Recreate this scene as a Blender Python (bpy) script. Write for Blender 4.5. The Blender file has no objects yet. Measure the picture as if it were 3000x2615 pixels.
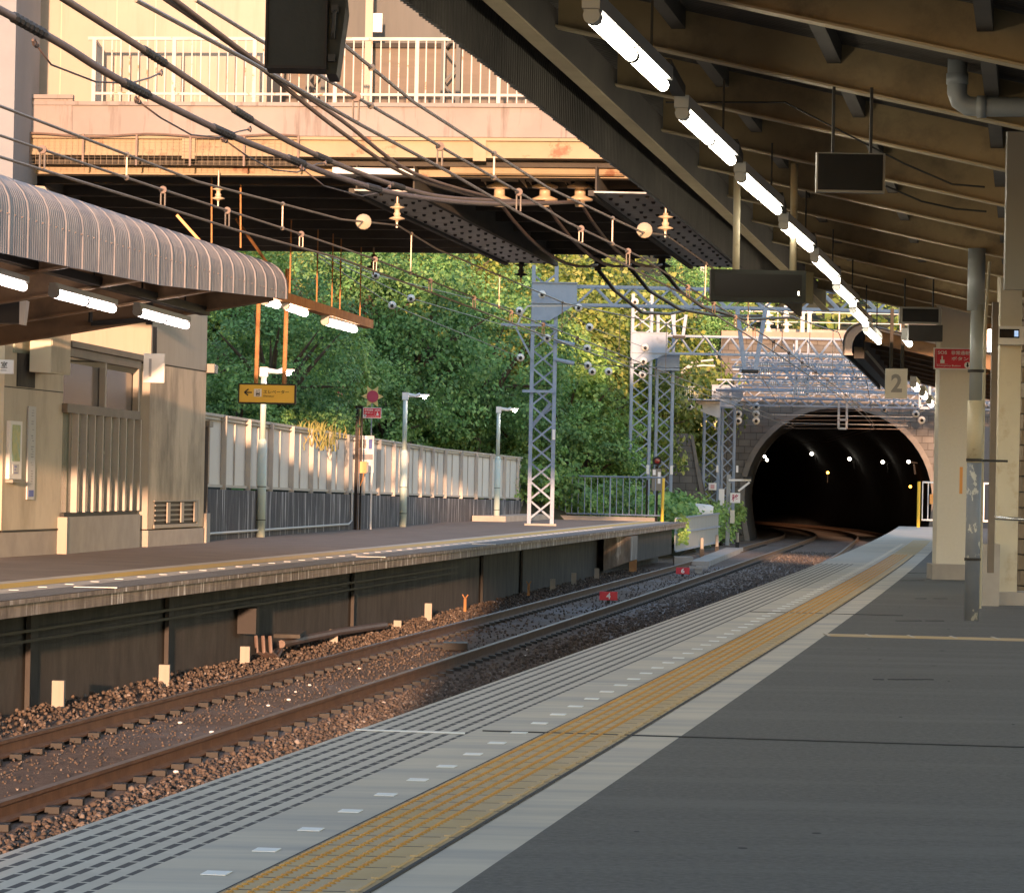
import bpy, math, random
import numpy as np
from mathutils import Vector, Matrix
sc = bpy.context.scene
COL = sc.collection
random.seed(7); RNG = np.random.default_rng(11)
# ------------------------------------------------------------------ camera
FPX, PITCH, ROLL, EYE = 10000.0, .01025, .020, 1.15     # seated eye height above the near platform (z = 0)
F = Vector((0, math.cos(PITCH), math.sin(PITCH)))
R0 = Vector((1, 0, 0)); U0 = R0.cross(F)
CR = R0*math.cos(ROLL) + U0*math.sin(ROLL); CU = U0*math.cos(ROLL) - R0*math.sin(ROLL)
CAM = Vector((0, 0, EYE))
cd = bpy.data.cameras.new('camera'); cam = bpy.data.objects.new('camera', cd); COL.objects.link(cam)
cd.sensor_fit = 'HORIZONTAL'; cd.sensor_width = 36; cd.lens = 36*FPX/3000; cd.clip_start = .1; cd.clip_end = 3000
cam.matrix_world = Matrix((( CR.x, CU.x, -F.x, 0), (CR.y, CU.y, -F.y, 0), (CR.z, CU.z, -F.z, EYE), (0, 0, 0, 1)))
sc.camera = cam
# ------------------------------------------------------------------ light
SUN_EL, SUN_AZ = math.radians(4.3), math.radians(1.0)   # sun behind the camera, low, shining along the track
w = bpy.data.worlds.new("World"); sc.world = w; w.use_nodes = True
nt = w.node_tree; bg = nt.nodes['Background']; sky = nt.nodes.new('ShaderNodeTexSky')
sky.sky_type = 'NISHITA'; sky.sun_disc = False; sky.sun_elevation = SUN_EL; sky.sun_rotation = math.pi + SUN_AZ
sky.dust_density = .15; sky.air_density = 1.0; sky.ozone_density = 2.0
nt.links.new(sky.outputs[0], bg.inputs[0]); bg.inputs[1].default_value = .15
sl = bpy.data.lights.new('sun', 'SUN'); sl.energy = 1.5; sl.angle = math.radians(.6); sl.color = (1, .69, .47)
so = bpy.data.objects.new('sun', sl); COL.objects.link(so)
sd = Vector((math.sin(SUN_AZ)*math.cos(SUN_EL), math.cos(SUN_AZ)*math.cos(SUN_EL), -math.sin(SUN_EL)))
so.rotation_euler = sd.to_track_quat('-Z', 'Y').to_euler(); so.location = (0, -30, 20)
sc.view_settings.view_transform = 'Standard'; sc.view_settings.look = 'None'
sc.view_settings.exposure = 2.66; sc.view_settings.gamma = 1
sc.view_settings.use_white_balance = True; sc.view_settings.white_balance_temperature = 8300; sc.view_settings.white_balance_tint = 26
sc.render.engine = 'CYCLES'; sc.cycles.max_bounces = 6; sc.cycles.diffuse_bounces = 3; sc.cycles.use_denoising = True
sc.cycles.sample_clamp_indirect = 6

def at(px, py, Y):
    "point of the place seen at a spot of the photograph (3000 x 2615), Y metres ahead"
    d = F + CR*((px-1500)/FPX) - CU*((py-1307.5)/FPX)
    return CAM + d*(Y/d.y)
def XR(y):  # near platform edge
    y = min(y, 118); return -3.118 + .15793*y - 1.388e-4*y*y
def XL(y):  # far platform edge
    y = min(y, 118); return -8.655 + .13787*y - 4.3e-5*y*y
def bend(y): return (y-150)**2/500 if y > 150 else 0
def T1(y): return XL(y) + 1.42 + (max(y, 118)-118)*.128 - bend(y)
def T2(y): return XR(y) - 1.42 + (max(y, 118)-118)*.119 - bend(y)
def inplane(px, py, fn, off=0, lo=4, hi=230):
    "point seen at a spot of the photograph that lies off metres right of curve fn"
    for _ in range(60):
        m = (lo+hi)/2
        p = at(px, py, m)
        if p.x < fn(m)+off: hi = m
        else: lo = m
        # left of the curve when far: rays diverge left, so larger Y puts the ray left of the curve
    return at(px, py, (lo+hi)/2)
# ------------------------------------------------------------------ materials
def mat(name, c1, c2=None, scale=4, rough=.7, bump=0, stretch=(1, 1, 1), metal=0, lo=.35, hi=.65, detail=6, c3=None, s3=1.0, lo3=.5, hi3=.7, st3=(1, 1, 1), bscale=None):
    m = bpy.data.materials.new(name); m.use_nodes = True
    n, l = m.node_tree.nodes, m.node_tree.links; b = n['Principled BSDF']
    b.inputs['Roughness'].default_value = rough; b.inputs['Metallic'].default_value = metal
    b.inputs['Base Color'].default_value = (*c1, 1)
    tc = n.new('ShaderNodeTexCoord')
    def noise(sc_, st, det=detail):
        mp = n.new('ShaderNodeMapping'); mp.inputs['Scale'].default_value = st; l.new(tc.outputs['Object'], mp.inputs[0])
        t = n.new('ShaderNodeTexNoise'); t.inputs['Scale'].default_value = sc_; t.inputs['Detail'].default_value = det; t.inputs['Roughness'].default_value = .65
        l.new(mp.outputs[0], t.inputs['Vector']); return t
    last = None
    if c2:
        t = noise(scale, stretch)
        r = n.new('ShaderNodeValToRGB'); e = r.color_ramp.elements
        e[0].position, e[1].position = lo, hi; e[0].color, e[1].color = (*c1, 1), (*c2, 1)
        l.new(t.outputs[0], r.inputs[0]); last = r.outputs[0]
    if c3:
        t = noise(s3, st3)
        r = n.new('ShaderNodeMapRange'); r.inputs[1].default_value, r.inputs[2].default_value = lo3, hi3; l.new(t.outputs[0], r.inputs[0])
        mx = n.new('ShaderNodeMix'); mx.data_type = 'RGBA'; l.new(r.outputs[0], mx.inputs[0])
        if last: l.new(last, mx.inputs[6])
        else: mx.inputs[6].default_value = (*c1, 1)
        mx.inputs[7].default_value = (*c3, 1); last = mx.outputs[2]
    if last: l.new(last, b.inputs['Base Color'])
    if bump:
        t = noise(bscale or scale*6, (1, 1, 1), 4); bp = n.new('ShaderNodeBump'); bp.inputs['Strength'].default_value = bump; bp.inputs['Distance'].default_value = .02
        l.new(t.outputs[0], bp.inputs['Height']); l.new(bp.outputs[0], b.inputs['Normal'])
    return m
def glow(name, c, s):
    m = bpy.data.materials.new(name); m.use_nodes = True; b = m.node_tree.nodes['Principled BSDF']
    b.inputs['Base Color'].default_value = (.8, .8, .8, 1); b.inputs['Emission Color'].default_value = (*c, 1); b.inputs['Emission Strength'].default_value = s
    return m
def brickmat(name, c1, c2, mortar, bw, bh, msize, rough=.85, bump=.4, plane='XZ', off=.5):
    m = bpy.data.materials.new(name); m.use_nodes = True
    n, l = m.node_tree.nodes, m.node_tree.links; b = n['Principled BSDF']; b.inputs['Roughness'].default_value = rough
    tc = n.new('ShaderNodeTexCoord'); sx = n.new('ShaderNodeSeparateXYZ'); cx = n.new('ShaderNodeCombineXYZ')
    l.new(tc.outputs['Object'], sx.inputs[0])
    if plane == 'UV':
        l.new(tc.outputs['UV'], cx.inputs[0]); t_in = tc.outputs['UV']
    else:
        l.new(sx.outputs['XYZ'.index(plane[0])], cx.inputs[0]); l.new(sx.outputs['XYZ'.index(plane[1])], cx.inputs[1]); t_in = cx.outputs[0]
    t = n.new('ShaderNodeTexBrick'); t.offset = off
    t.inputs['Color1'].default_value, t.inputs['Color2'].default_value, t.inputs['Mortar'].default_value = (*c1, 1), (*c2, 1), (*mortar, 1)
    t.inputs['Scale'].default_value = 1; t.inputs['Brick Width'].default_value = bw; t.inputs['Row Height'].default_value = bh; t.inputs['Mortar Size'].default_value = msize
    l.new(t_in, t.inputs['Vector'])
    ns = n.new('ShaderNodeTexNoise'); ns.inputs['Scale'].default_value = 1.3; ns.inputs['Detail'].default_value = 8; l.new(tc.outputs['Object'], ns.inputs['Vector'])
    mx = n.new('ShaderNodeMix'); mx.data_type = 'RGBA'; mx.blend_type = 'MULTIPLY'; mx.inputs[0].default_value = .75
    rr = n.new('ShaderNodeValToRGB'); rr.color_ramp.elements[0].position = .3; rr.color_ramp.elements[1].position = .7; rr.color_ramp.elements[0].color = (.45, .43, .42, 1)
    l.new(ns.outputs[0], rr.inputs[0]); l.new(t.outputs[0], mx.inputs[6]); l.new(rr.outputs[0], mx.inputs[7]); l.new(mx.outputs[2], b.inputs['Base Color'])
    bp = n.new('ShaderNodeBump'); bp.inputs['Strength'].default_value = bump; bp.inputs['Distance'].default_value = .02; bp.invert = True
    l.new(t.outputs['Fac'], bp.inputs['Height']); l.new(bp.outputs[0], b.inputs['Normal'])
    return m
def leafmat(name, a, b_, c, trans=.28):
    m = bpy.data.materials.new(name); m.use_nodes = True
    n, l = m.node_tree.nodes, m.node_tree.links; p = n['Principled BSDF']; p.inputs['Roughness'].default_value = .55
    g = n.new('ShaderNodeNewGeometry'); r = n.new('ShaderNodeValToRGB'); e = r.color_ramp.elements
    e[0].color, e[1].color = (*a, 1), (*c, 1); e.new(.55).color = (*b_, 1)
    l.new(g.outputs['Random Per Island'], r.inputs[0])
    tc = n.new('ShaderNodeTexCoord'); ns = n.new('ShaderNodeTexNoise'); ns.inputs['Scale'].default_value = .7; l.new(tc.outputs['Object'], ns.inputs['Vector'])
    hs = n.new('ShaderNodeHueSaturation'); mr = n.new('ShaderNodeMapRange'); mr.inputs[1].default_value = .3; mr.inputs[2].default_value = .7; mr.inputs[3].default_value = .55; mr.inputs[4].default_value = 1.5
    l.new(ns.outputs[0], mr.inputs[0]); l.new(mr.outputs[0], hs.inputs['Value']); l.new(r.outputs[0], hs.inputs['Color']); l.new(hs.outputs[0], p.inputs['Base Color'])
    t = n.new('ShaderNodeBsdfTranslucent'); l.new(hs.outputs[0], t.inputs[0]); mx = n.new('ShaderNodeMixShader'); mx.inputs[0].default_value = trans
    l.new(p.outputs[0], mx.inputs[1]); l.new(t.outputs[0], mx.inputs[2]); l.new(mx.outputs[0], n['Material Output'].inputs[0])
    return m
def slotmat(name, base, base2, dark, pitch_u, slot_u, pitch_v, slot_v, v0=0):
    "concrete with rows of dark slots: U runs along the platform, V across it, both in metres"
    m = mat(name, base, base2, 3, .85, .15)
    n, l = m.node_tree.nodes, m.node_tree.links; b = n['Principled BSDF']; src = b.inputs['Base Color'].links[0].from_socket
    tc = n.new('ShaderNodeTexCoord'); s = n.new('ShaderNodeSeparateXYZ'); l.new(tc.outputs['UV'], s.inputs[0])
    def m_(op, a, c):
        q = n.new('ShaderNodeMath'); q.operation = op
        for i, v in enumerate((a, c)):
            if isinstance(v, (int, float)): q.inputs[i].default_value = v
            else: l.new(v, q.inputs[i])
        return q.outputs[0]
    fu = m_('FRACT', m_('DIVIDE', s.outputs[0], pitch_u), 0); fv = m_('FRACT', m_('DIVIDE', m_('SUBTRACT', s.outputs[1], v0), pitch_v), 0)
    k = m_('MULTIPLY', m_('LESS_THAN', fu, slot_u), m_('LESS_THAN', fv, slot_v))
    mx = n.new('ShaderNodeMix'); mx.data_type = 'RGBA'; l.new(k, mx.inputs[0]); l.new(src, mx.inputs[6]); mx.inputs[7].default_value = (*dark, 1)
    l.new(mx.outputs[2], b.inputs['Base Color'])
    return m
M = dict(
 asphalt=mat('asphalt', (.062, .058, .053), (.150, .139, .127), 34, .88, .6, bscale=80, lo=.25, hi=.75, c3=(.155, .142, .13), s3=.9, st3=(.22, 2.2, 1), lo3=.48, hi3=.8),
 asphalt_patch=mat('asphalt patch', (.055, .052, .048), (.115, .107, .098), 40, .9, .6, bscale=90, lo=.25, hi=.75), asphalt_seam=mat('asphalt seam', (.05, .048, .046), None, rough=.9), asphalt_sunlit_brown=mat('far platform asphalt', (.15, .112, .09), (.20, .15, .122), 1.2, .9, .3, bscale=40),  # far platform: low grazing sunlight is lightened into its brown
 paving=mat('platform paving', (.50, .42, .335), (.58, .49, .39), .9, .82, .12, (.5, 2.2, 1), c3=(.36, .325, .295), s3=.9, lo3=.44, hi3=.66, st3=(.35, 2.6, 1)),
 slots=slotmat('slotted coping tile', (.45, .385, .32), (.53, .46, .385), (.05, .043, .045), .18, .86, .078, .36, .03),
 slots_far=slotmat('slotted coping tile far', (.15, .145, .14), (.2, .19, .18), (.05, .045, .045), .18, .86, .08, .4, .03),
 yellow=mat('yellow tactile tile', (.48, .305, .135), (.55, .355, .17), 2, .75, .1, c3=(.46, .335, .22), s3=1.7, lo3=.42, hi3=.7),
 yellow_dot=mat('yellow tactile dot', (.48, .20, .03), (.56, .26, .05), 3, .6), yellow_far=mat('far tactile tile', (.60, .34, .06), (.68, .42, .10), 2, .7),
 white=mat('white paint', (.74, .73, .70), (.80, .79, .76), 8, .6),
 joint=mat('dark joint', (.03, .03, .03), None, rough=.9),
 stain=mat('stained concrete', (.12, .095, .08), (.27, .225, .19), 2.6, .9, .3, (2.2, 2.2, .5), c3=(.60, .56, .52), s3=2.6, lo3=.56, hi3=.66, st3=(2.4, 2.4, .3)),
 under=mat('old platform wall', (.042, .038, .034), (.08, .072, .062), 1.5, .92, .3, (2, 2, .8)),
 retain=mat('weathered retaining wall', (.045, .045, .055), (.10, .095, .10), 3, .92, .3, (2.2, 2.2, .5), c3=(.42, .41, .42), s3=2.0, lo3=.55, hi3=.61, st3=(3.5, 3.5, .15)),
 ballast=mat('track bed', (.09, .058, .044), (.17, .112, .083), 7, .95, .9, c3=(.17, .15, .145), s3=.12, lo3=.5, hi3=.62, bscale=26),
 stone=None,
 rail=mat('rusty rail', (.11, .052, .026), (.17, .085, .042), 5, .75, .2), railtop=mat('worn rail head', (.13, .085, .055), (.19, .13, .09), 4, .55, 0),
 sleeper=mat('concrete sleeper', (.115, .068, .048), (.165, .10, .072), 5, .9, .4),
 cream=mat('cream panel', (.30, .265, .225), (.335, .295, .25), .8, .6, 0, c3=(.26, .225, .185), s3=2, lo3=.5, hi3=.8, st3=(3, 3, .25)),
 creamdark=mat('weathered cream panel', (.50, .425, .325), (.56, .48, .37), .8, .65, 0, c3=(.34, .28, .205), s3=1.0, lo3=.45, hi3=.75, st3=(1.5, 1.5, .6)), brownrail=mat('brown shelter rail', (.13, .10, .075), (.17, .13, .10), 2, .6),
 plinth=mat('building plinth', (.30, .27, .24), (.38, .34, .30), 2, .85, .2),
 pink=mat('pale pink parapet', (.215, .19, .185), (.25, .222, .215), 1.2, .8, .1, c3=(.135, .108, .098), s3=2.5, lo3=.54, hi3=.70, st3=(3, 3, .3)),
 yellowsteel=mat('yellow painted steel', (.24, .18, .115), (.28, .215, .14), 2, .6, .05, c3=(.17, .07, .035), s3=2.4, lo3=.58, hi3=.66),
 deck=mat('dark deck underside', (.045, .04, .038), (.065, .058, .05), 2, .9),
 rust=mat('rusted steel', (.30, .13, .05), (.42, .2, .08), 5, .8, .2),
 railing=mat('rusty white railing', (.37, .36, .35), (.42, .41, .40), 3, .6, 0, c3=(.32, .15, .08), s3=5, lo3=.58, hi3=.64),
 steelblue=mat('pale blue grey steel', (.20, .27, .36), (.25, .32, .42), 3, .55, .05, c3=(.15, .18, .23), s3=3, lo3=.55, hi3=.75),
 rivet=mat('rivet', (.03, .03, .035), None, rough=.7), girder=mat('grey girder plate', (.42, .42, .43), (.52, .52, .53), 2, .6, .05, (1, .3, 1), c3=(.14, .14, .15), s3=3, lo3=.5, hi3=.7, st3=(.3, 6, 1)),
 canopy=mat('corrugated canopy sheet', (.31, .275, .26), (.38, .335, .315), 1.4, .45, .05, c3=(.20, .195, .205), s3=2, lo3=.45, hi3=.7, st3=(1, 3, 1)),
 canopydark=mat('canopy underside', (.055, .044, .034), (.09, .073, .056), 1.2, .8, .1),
 rafter=mat('ochre painted rafter', (.26, .172, .078), (.35, .24, .118), 1.6, .6, .1, c3=(.13, .085, .042), s3=2.5, lo3=.5, hi3=.75),
 rafterlow=mat('brown painted rafter', (.16, .088, .045), (.22, .125, .065), 1.6, .65, .1, c3=(.07, .045, .03), s3=2.5, lo3=.5, hi3=.75),
 flange=mat('rafter flange', (.38, .29, .17), (.45, .35, .21), 3, .6),
 dark=mat('dark steel', (.028, .027, .026), (.04, .038, .036), 3, .55), black=mat('black paint', (.012, .010, .010), (.02, .016, .016), 3, .5),
 cable=mat('brown cable sheath', (.13, .085, .07), (.17, .115, .095), 6, .6), wire=mat('bare wire', (.20, .16, .13), (.26, .21, .17), 6, .45, metal=.4),
 porcelain=mat('cream porcelain insulator', (.40, .31, .22), (.46, .37, .27), 5, .35), white_porc=mat('white porcelain insulator', (.72, .70, .67), None, rough=.3),
 fence=mat('pale fence panel', (.60, .58, .555), (.65, .63, .60), 1, .6, 0, c3=(.54, .52, .50), s3=1.5, lo3=.5, hi3=.8, st3=(2, 2, .4)), fencepost=mat('fence post', (.40, .37, .34), (.45, .42, .38), 2, .6),
 mint=mat('pale mint pole paint', (.42, .55, .52), (.48, .60, .57), 2, .5, 0, c3=(.62, .60, .50), s3=1.5, lo3=.5, hi3=.7),
 signyellow=mat('yellow sign face', (.78, .47, .05), (.82, .50, .06), 1, .45), ink=mat('black lettering', (.02, .015, .012), None, rough=.6), inkbrown=mat('faded brown lettering', (.16, .09, .02), None, rough=.6),
 signred=mat('red sign face', (.66, .025, .045), (.70, .035, .055), 2, .5), signwhite=mat('white sign face', (.72, .71, .70), (.76, .75, .74), 2, .5), signcream=mat('cream sign face', (.60, .585, .55), (.65, .63, .59), 2, .6),
 inkgrey=mat('grey lettering', (.26, .26, .27), None, rough=.6), inkred=mat('red lettering', (.45, .06, .12), None, rough=.6), inkblue=mat('blue print', (.10, .14, .40), None, rough=.6), inkpink=mat('faded pink print', (.62, .35, .36), None, rough=.6),
 orange=mat('orange plastic', (.70, .28, .07), (.74, .31, .09), 2, .5),
 pipe=mat('peeling grey pipe', (.13, .15, .18), (.17, .19, .215), 3, .5, .15, c3=(.46, .45, .40), s3=7, lo3=.58, hi3=.60, st3=(1, 1, .6)),
 pipecream=mat('cream painted pipe', (.42, .36, .25), (.50, .43, .30), 3, .55, .1, c3=(.27, .2, .12), s3=4, lo3=.55, hi3=.65), pipegrey=mat('grey plastic pipe', (.20, .22, .22), (.24, .26, .26), 2, .45),
 lampbody=mat('grey lamp body', (.33, .33, .32), None, rough=.5), pillar=mat('cream pillar', (.62, .57, .48), (.65, .60, .505), 30, .8, .1), column=mat('rusty cream column', (.50, .44, .33), (.56, .50, .38), 2, .6, .1, c3=(.32, .20, .09), s3=2.5, lo3=.52, hi3=.75),
 panel=mat('pale grey panel', (.45, .45, .45), (.49, .49, .49), 1, .6), screen=mat('dark screen', (.012, .012, .012), (.018, .017, .016), 2, .25), screenframe=mat('screen frame', (.16, .15, .13), None, rough=.5),
 casing=mat('dark green grey casing', (.014, .017, .016), (.022, .025, .023), 3, .5, .1),
 glass=mat('green reflection shelter glass', (.13, .165, .13), (.20, .235, .19), .8, .12), glassdark=mat('dark window glass', (.10, .10, .11), (.14, .135, .135), 1, .1),  # shelter glass has a greenish reflection painted in; window glass is plainly dark
 masonry=brickmat('portal stone blocks', (.115, .11, .108), (.16, .152, .148), (.075, .07, .066), .52, .30, .018), ring=mat('portal ring concrete', (.13, .12, .115), (.18, .165, .155), 1.4, .9, .3, c3=(.14, .115, .1), s3=1, lo3=.5, hi3=.75),
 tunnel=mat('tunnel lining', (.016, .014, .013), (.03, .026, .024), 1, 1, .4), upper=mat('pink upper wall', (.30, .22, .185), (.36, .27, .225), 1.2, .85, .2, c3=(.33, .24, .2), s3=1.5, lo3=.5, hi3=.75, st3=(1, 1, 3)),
 galv=mat('galvanised sheet', (.26, .285, .29), (.32, .345, .35), 1.2, .5, 0, (4, 4, .5)), bark=mat('bark', (.07, .05, .035), (.11, .08, .055), 5, .95, .5), soil=mat('dark soil', (.022, .026, .014), (.04, .042, .022), 1, 1, .5), ground=mat('earth', (.10, .085, .065), (.15, .13, .10), .6, .95, .3),  # hillside soil has its own dark tone
 greywall=mat('grey sheet wall', (.085, .09, .09), (.11, .115, .115), 1, .7, 0, (3, 3, .3)), tan=mat('tan shutter', (.12, .10, .085), (.15, .125, .105), 1, .7, 0, (1, 1, 8)), greypier=mat('shade grey tower wall', (.18, .195, .22), (.21, .225, .25), 1, .8, .1),  # shade on the tower front is put into its cool grey
 blueglass=mat('pale blue cladding', (.34, .45, .60), (.40, .50, .64), 1, .4), chrome=mat('polished steel', (.55, .55, .55), None, rough=.22, metal=.9), step=mat('brown stone', (.16, .115, .075), (.22, .16, .105), 3, .85, .3), net=mat('safety net', (.22, .17, .12), None, rough=.9),
 tube=glow('fluorescent tube', (.86, 1, .92), 4.2), tubewarm=glow('far fluorescent tube', (.90, .95, 1), 2.6), lampw=glow('white lamp', (1, .95, 1), 18), lampt=glow('tunnel lamp', (.85, 1, .95), 3), lampo=glow('orange lamp', (1, .36, .05), 2.6), display=glow('lit display', (.02, .10, .22), .6), pinkled=glow('small indicator', (.8, .9, .75), 3), redlens=mat('red signal lens', (.2, .01, .012), None, rough=.2),
 redflower=mat('crimson disc', (.46, .035, .07), (.52, .05, .09), 6, .6), petal=mat('pale yellow petal', (.66, .45, .16), (.70, .50, .2), 4, .6), grass_=mat('dry grass', (.30, .22, .06), (.22, .24, .07), 3, .8),
 leafA=leafmat('deep green leaf', (.085, .215, .06), (.14, .31, .085), (.29, .46, .15)), leafB=leafmat('mid green leaf', (.125, .26, .06), (.21, .37, .09), (.36, .50, .14)), leafC=leafmat('sunlit yellow green leaf', (.10, .17, .03), (.19, .26, .055), (.36, .37, .11)), leafD=leafmat('shade green leaf', (.07, .205, .07), (.12, .30, .10), (.25, .43, .15)),  # sunlight is put into the yellow leaf colour, shade into the cooler green
)
for k_ in ('screen', 'casing', 'dark', 'black'): M[k_].node_tree.nodes['Principled BSDF'].inputs['Specular IOR Level'].default_value = .15
def stonemat():
    m = bpy.data.materials.new('ballast stone'); m.use_nodes = True
    n, l = m.node_tree.nodes, m.node_tree.links; p = n['Principled BSDF']; p.inputs['Roughness'].default_value = .9
    g = n.new('ShaderNodeNewGeometry'); r = n.new('ShaderNodeValToRGB'); e = r.color_ramp.elements
    e[0].color, e[1].color = (.055, .042, .035, 1), (.30, .27, .25, 1); e.new(.45).color = (.095, .068, .053, 1); e.new(.85).color = (.135, .099, .078, 1); e.new(.97).color = (.18, .148, .125, 1)
    l.new(g.outputs['Random Per Island'], r.inputs[0]); l.new(r.outputs[0], p.inputs['Base Color']); return m
M['stone'] = stonemat()
# ------------------------------------------------------------------ mesh builder
Z = Vector((0, 0, 1))
class MB:
    def __init__(s): s.v = []; s.f = []
    def add(s, vs, fs):
        o = len(s.v); s.v += [tuple(p) for p in vs]; s.f += [tuple(i+o for i in q) for q in fs]; return s
    def box(s, x0, x1, y0, y1, z0, z1):
        return s.add([(x0,y0,z0),(x1,y0,z0),(x1,y1,z0),(x0,y1,z0),(x0,y0,z1),(x1,y0,z1),(x1,y1,z1),(x0,y1,z1)],
                     [(0,3,2,1),(4,5,6,7),(0,1,5,4),(1,2,6,5),(2,3,7,6),(3,0,4,7)])
    def obox(s, c, ex, ey, ez):
        "box centred at c with half-extent vectors"
        c = Vector(c); ex, ey, ez = Vector(ex), Vector(ey), Vector(ez)
        return s.add([c-ex-ey-ez, c+ex-ey-ez, c+ex+ey-ez, c-ex+ey-ez, c-ex-ey+ez, c+ex-ey+ez, c+ex+ey+ez, c-ex+ey+ez],
                     [(0,3,2,1),(4,5,6,7),(0,1,5,4),(1,2,6,5),(2,3,7,6),(3,0,4,7)])
    def bar(s, p, q, a, b=None, up=Z):
        p, q = Vector(p), Vector(q); d = q-p; L = d.length
        if L < 1e-6: return s
        d /= L; x = d.cross(up)
        if x.length < 1e-3: x = d.cross(Vector((1, 0, 0)))
        x.normalize(); y = x.cross(d)
        return s.obox((p+q)/2, x*(a/2), d*(L/2), y*((b or a)/2))
    def tube(s, pts, r, n=8):
        pts = [Vector(p) for p in pts]; o = len(s.v); k = len(pts); x = None
        for i, p in enumerate(pts):
            d = (pts[min(i+1, k-1)]-pts[max(i-1, 0)]).normalized()
            if x is None:
                x = d.cross(Z)
                if x.length < 1e-3: x = Vector((1, 0, 0))
            x = (x - d*x.dot(d)).normalized(); y = d.cross(x); rr = r[i] if isinstance(r, (list, tuple)) else r
            for j in range(n):
                a = 2*math.pi*j/n; s.v.append(tuple(p + x*(rr*math.cos(a)) + y*(rr*math.sin(a))))
        for i in range(k-1):
            for j in range(n):
                a, b = o+i*n+j, o+i*n+(j+1) % n; s.f.append((a, b, b+n, a+n))
        s.f.append(tuple(o+j for j in range(n))[::-1]); s.f.append(tuple(o+(k-1)*n+j for j in range(n)))
        return s
    def lathe(s, c, prof, n=12, ax=Z):
        c = Vector(c); ax = Vector(ax).normalized(); x = ax.orthogonal().normalized(); y = ax.cross(x); o = len(s.v)
        for r, h in prof:
            for j in range(n):
                a = 2*math.pi*j/n; s.v.append(tuple(c + ax*h + x*(r*math.cos(a)) + y*(r*math.sin(a))))
        for i in range(len(prof)-1):
            for j in range(n):
                a, b = o+i*n+j, o+i*n+(j+1) % n; s.f.append((a, b, b+n, a+n))
        s.f.append(tuple(o+j for j in range(n))[::-1]); s.f.append(tuple(o+(len(prof)-1)*n+j for j in range(n)))
        return s
    def prism(s, pts, vec):
        pts = [Vector(p) for p in pts]; vec = Vector(vec); n = len(pts); o = len(s.v)
        s.v += [tuple(p) for p in pts] + [tuple(p+vec) for p in pts]
        s.f.append(tuple(o+i for i in range(n))); s.f.append(tuple(o+n+i for i in range(n))[::-1])
        for i in range(n):
            j = (i+1) % n; s.f.append((o+i, o+n+i, o+n+j, o+j))
        return s
    def sphere(s, c, r, n=10, m=6, sz=1):
        prof = [(max(.001, r*math.sin(math.pi*i/m)), -r*sz*math.cos(math.pi*i/m)) for i in range(m+1)]
        return s.lathe(c, prof, n)
WL = {}
def wloc(o): return WL.get(o.name, Vector((0, 0, 0))) if o else Vector((0, 0, 0))
def rawobj(name, verts, faces, material, parent=None, smooth=False, uv=None):
    me = bpy.data.meshes.new(name); base = wloc(parent)
    if parent is not None: verts = [(p[0]-base.x, p[1]-base.y, p[2]-base.z) for p in verts]
    me.from_pydata(verts, [], faces)
    if uv is not None:
        ul = me.uv_layers.new(name='uv'); arr = np.array([uv[v] for p in faces for v in p], dtype=np.float32); ul.data.foreach_set('uv', arr.ravel())
    me.materials.append(M[material] if isinstance(material, str) else material)
    if smooth: me.polygons.foreach_set('use_smooth', [True]*len(me.polygons))
    me.update()
    o = bpy.data.objects.new(name, me); COL.objects.link(o)
    if parent is not None: o.parent = parent; WL[o.name] = base
    return o
def obj(name, mb, material, parent=None, smooth=False): return rawobj(name, mb.v, mb.f, material, parent, smooth)
def thing(name, label, cat, loc=(0, 0, 0), group=None):
    o = bpy.data.objects.new(name, None); COL.objects.link(o); o.location = loc; o.empty_display_size = .2
    o['label'] = label; o['category'] = cat; WL[o.name] = Vector(loc)
    if group: o['group'] = group
    return o
def tag(o, label, cat, group=None, kind=None):
    o['label'] = label; o['category'] = cat
    if group: o['group'] = group
    if kind: o['kind'] = kind
    return o
def struct(o): o['kind'] = 'structure'; return o
def copy_tree(o, parent=None):
    c = o.copy(); COL.objects.link(c)
    if parent is not None: c.parent = parent
    for ch in list(o.children): copy_tree(ch, c)
    return c
def sweep(name, fn, prof, ys, material, parent=None, closed=False, smooth=False, cap=False):
    "sweep a cross-section [(offset right of the curve, z)] along curve fn; UV in metres"
    k = len(prof); vs = []; uv = []; fs = []; cum = [0]
    for i in range(1, k): cum.append(cum[-1]+math.hypot(prof[i][0]-prof[i-1][0], prof[i][1]-prof[i-1][1]))
    for y in ys:
        for (o, z), c in zip(prof, cum):
            vs.append((fn(y)+o, y-.13*o*0, z)); uv.append((y*1.01, c))
    for i in range(len(ys)-1):
        for j in range(k if closed else k-1):
            a, b = i*k+j, i*k+(j+1) % k; fs.append((a, b, b+k, a+k))
    if cap: fs.append(tuple(range(k))[::-1]); fs.append(tuple((len(ys)-1)*k+i for i in range(k)))
    return rawobj(name, vs, fs, material, parent, smooth, uv)
def frange(a, b, st):
    n = max(1, int(round((b-a)/st))); return [a+(b-a)*i/n for i in range(n+1)]
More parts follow.
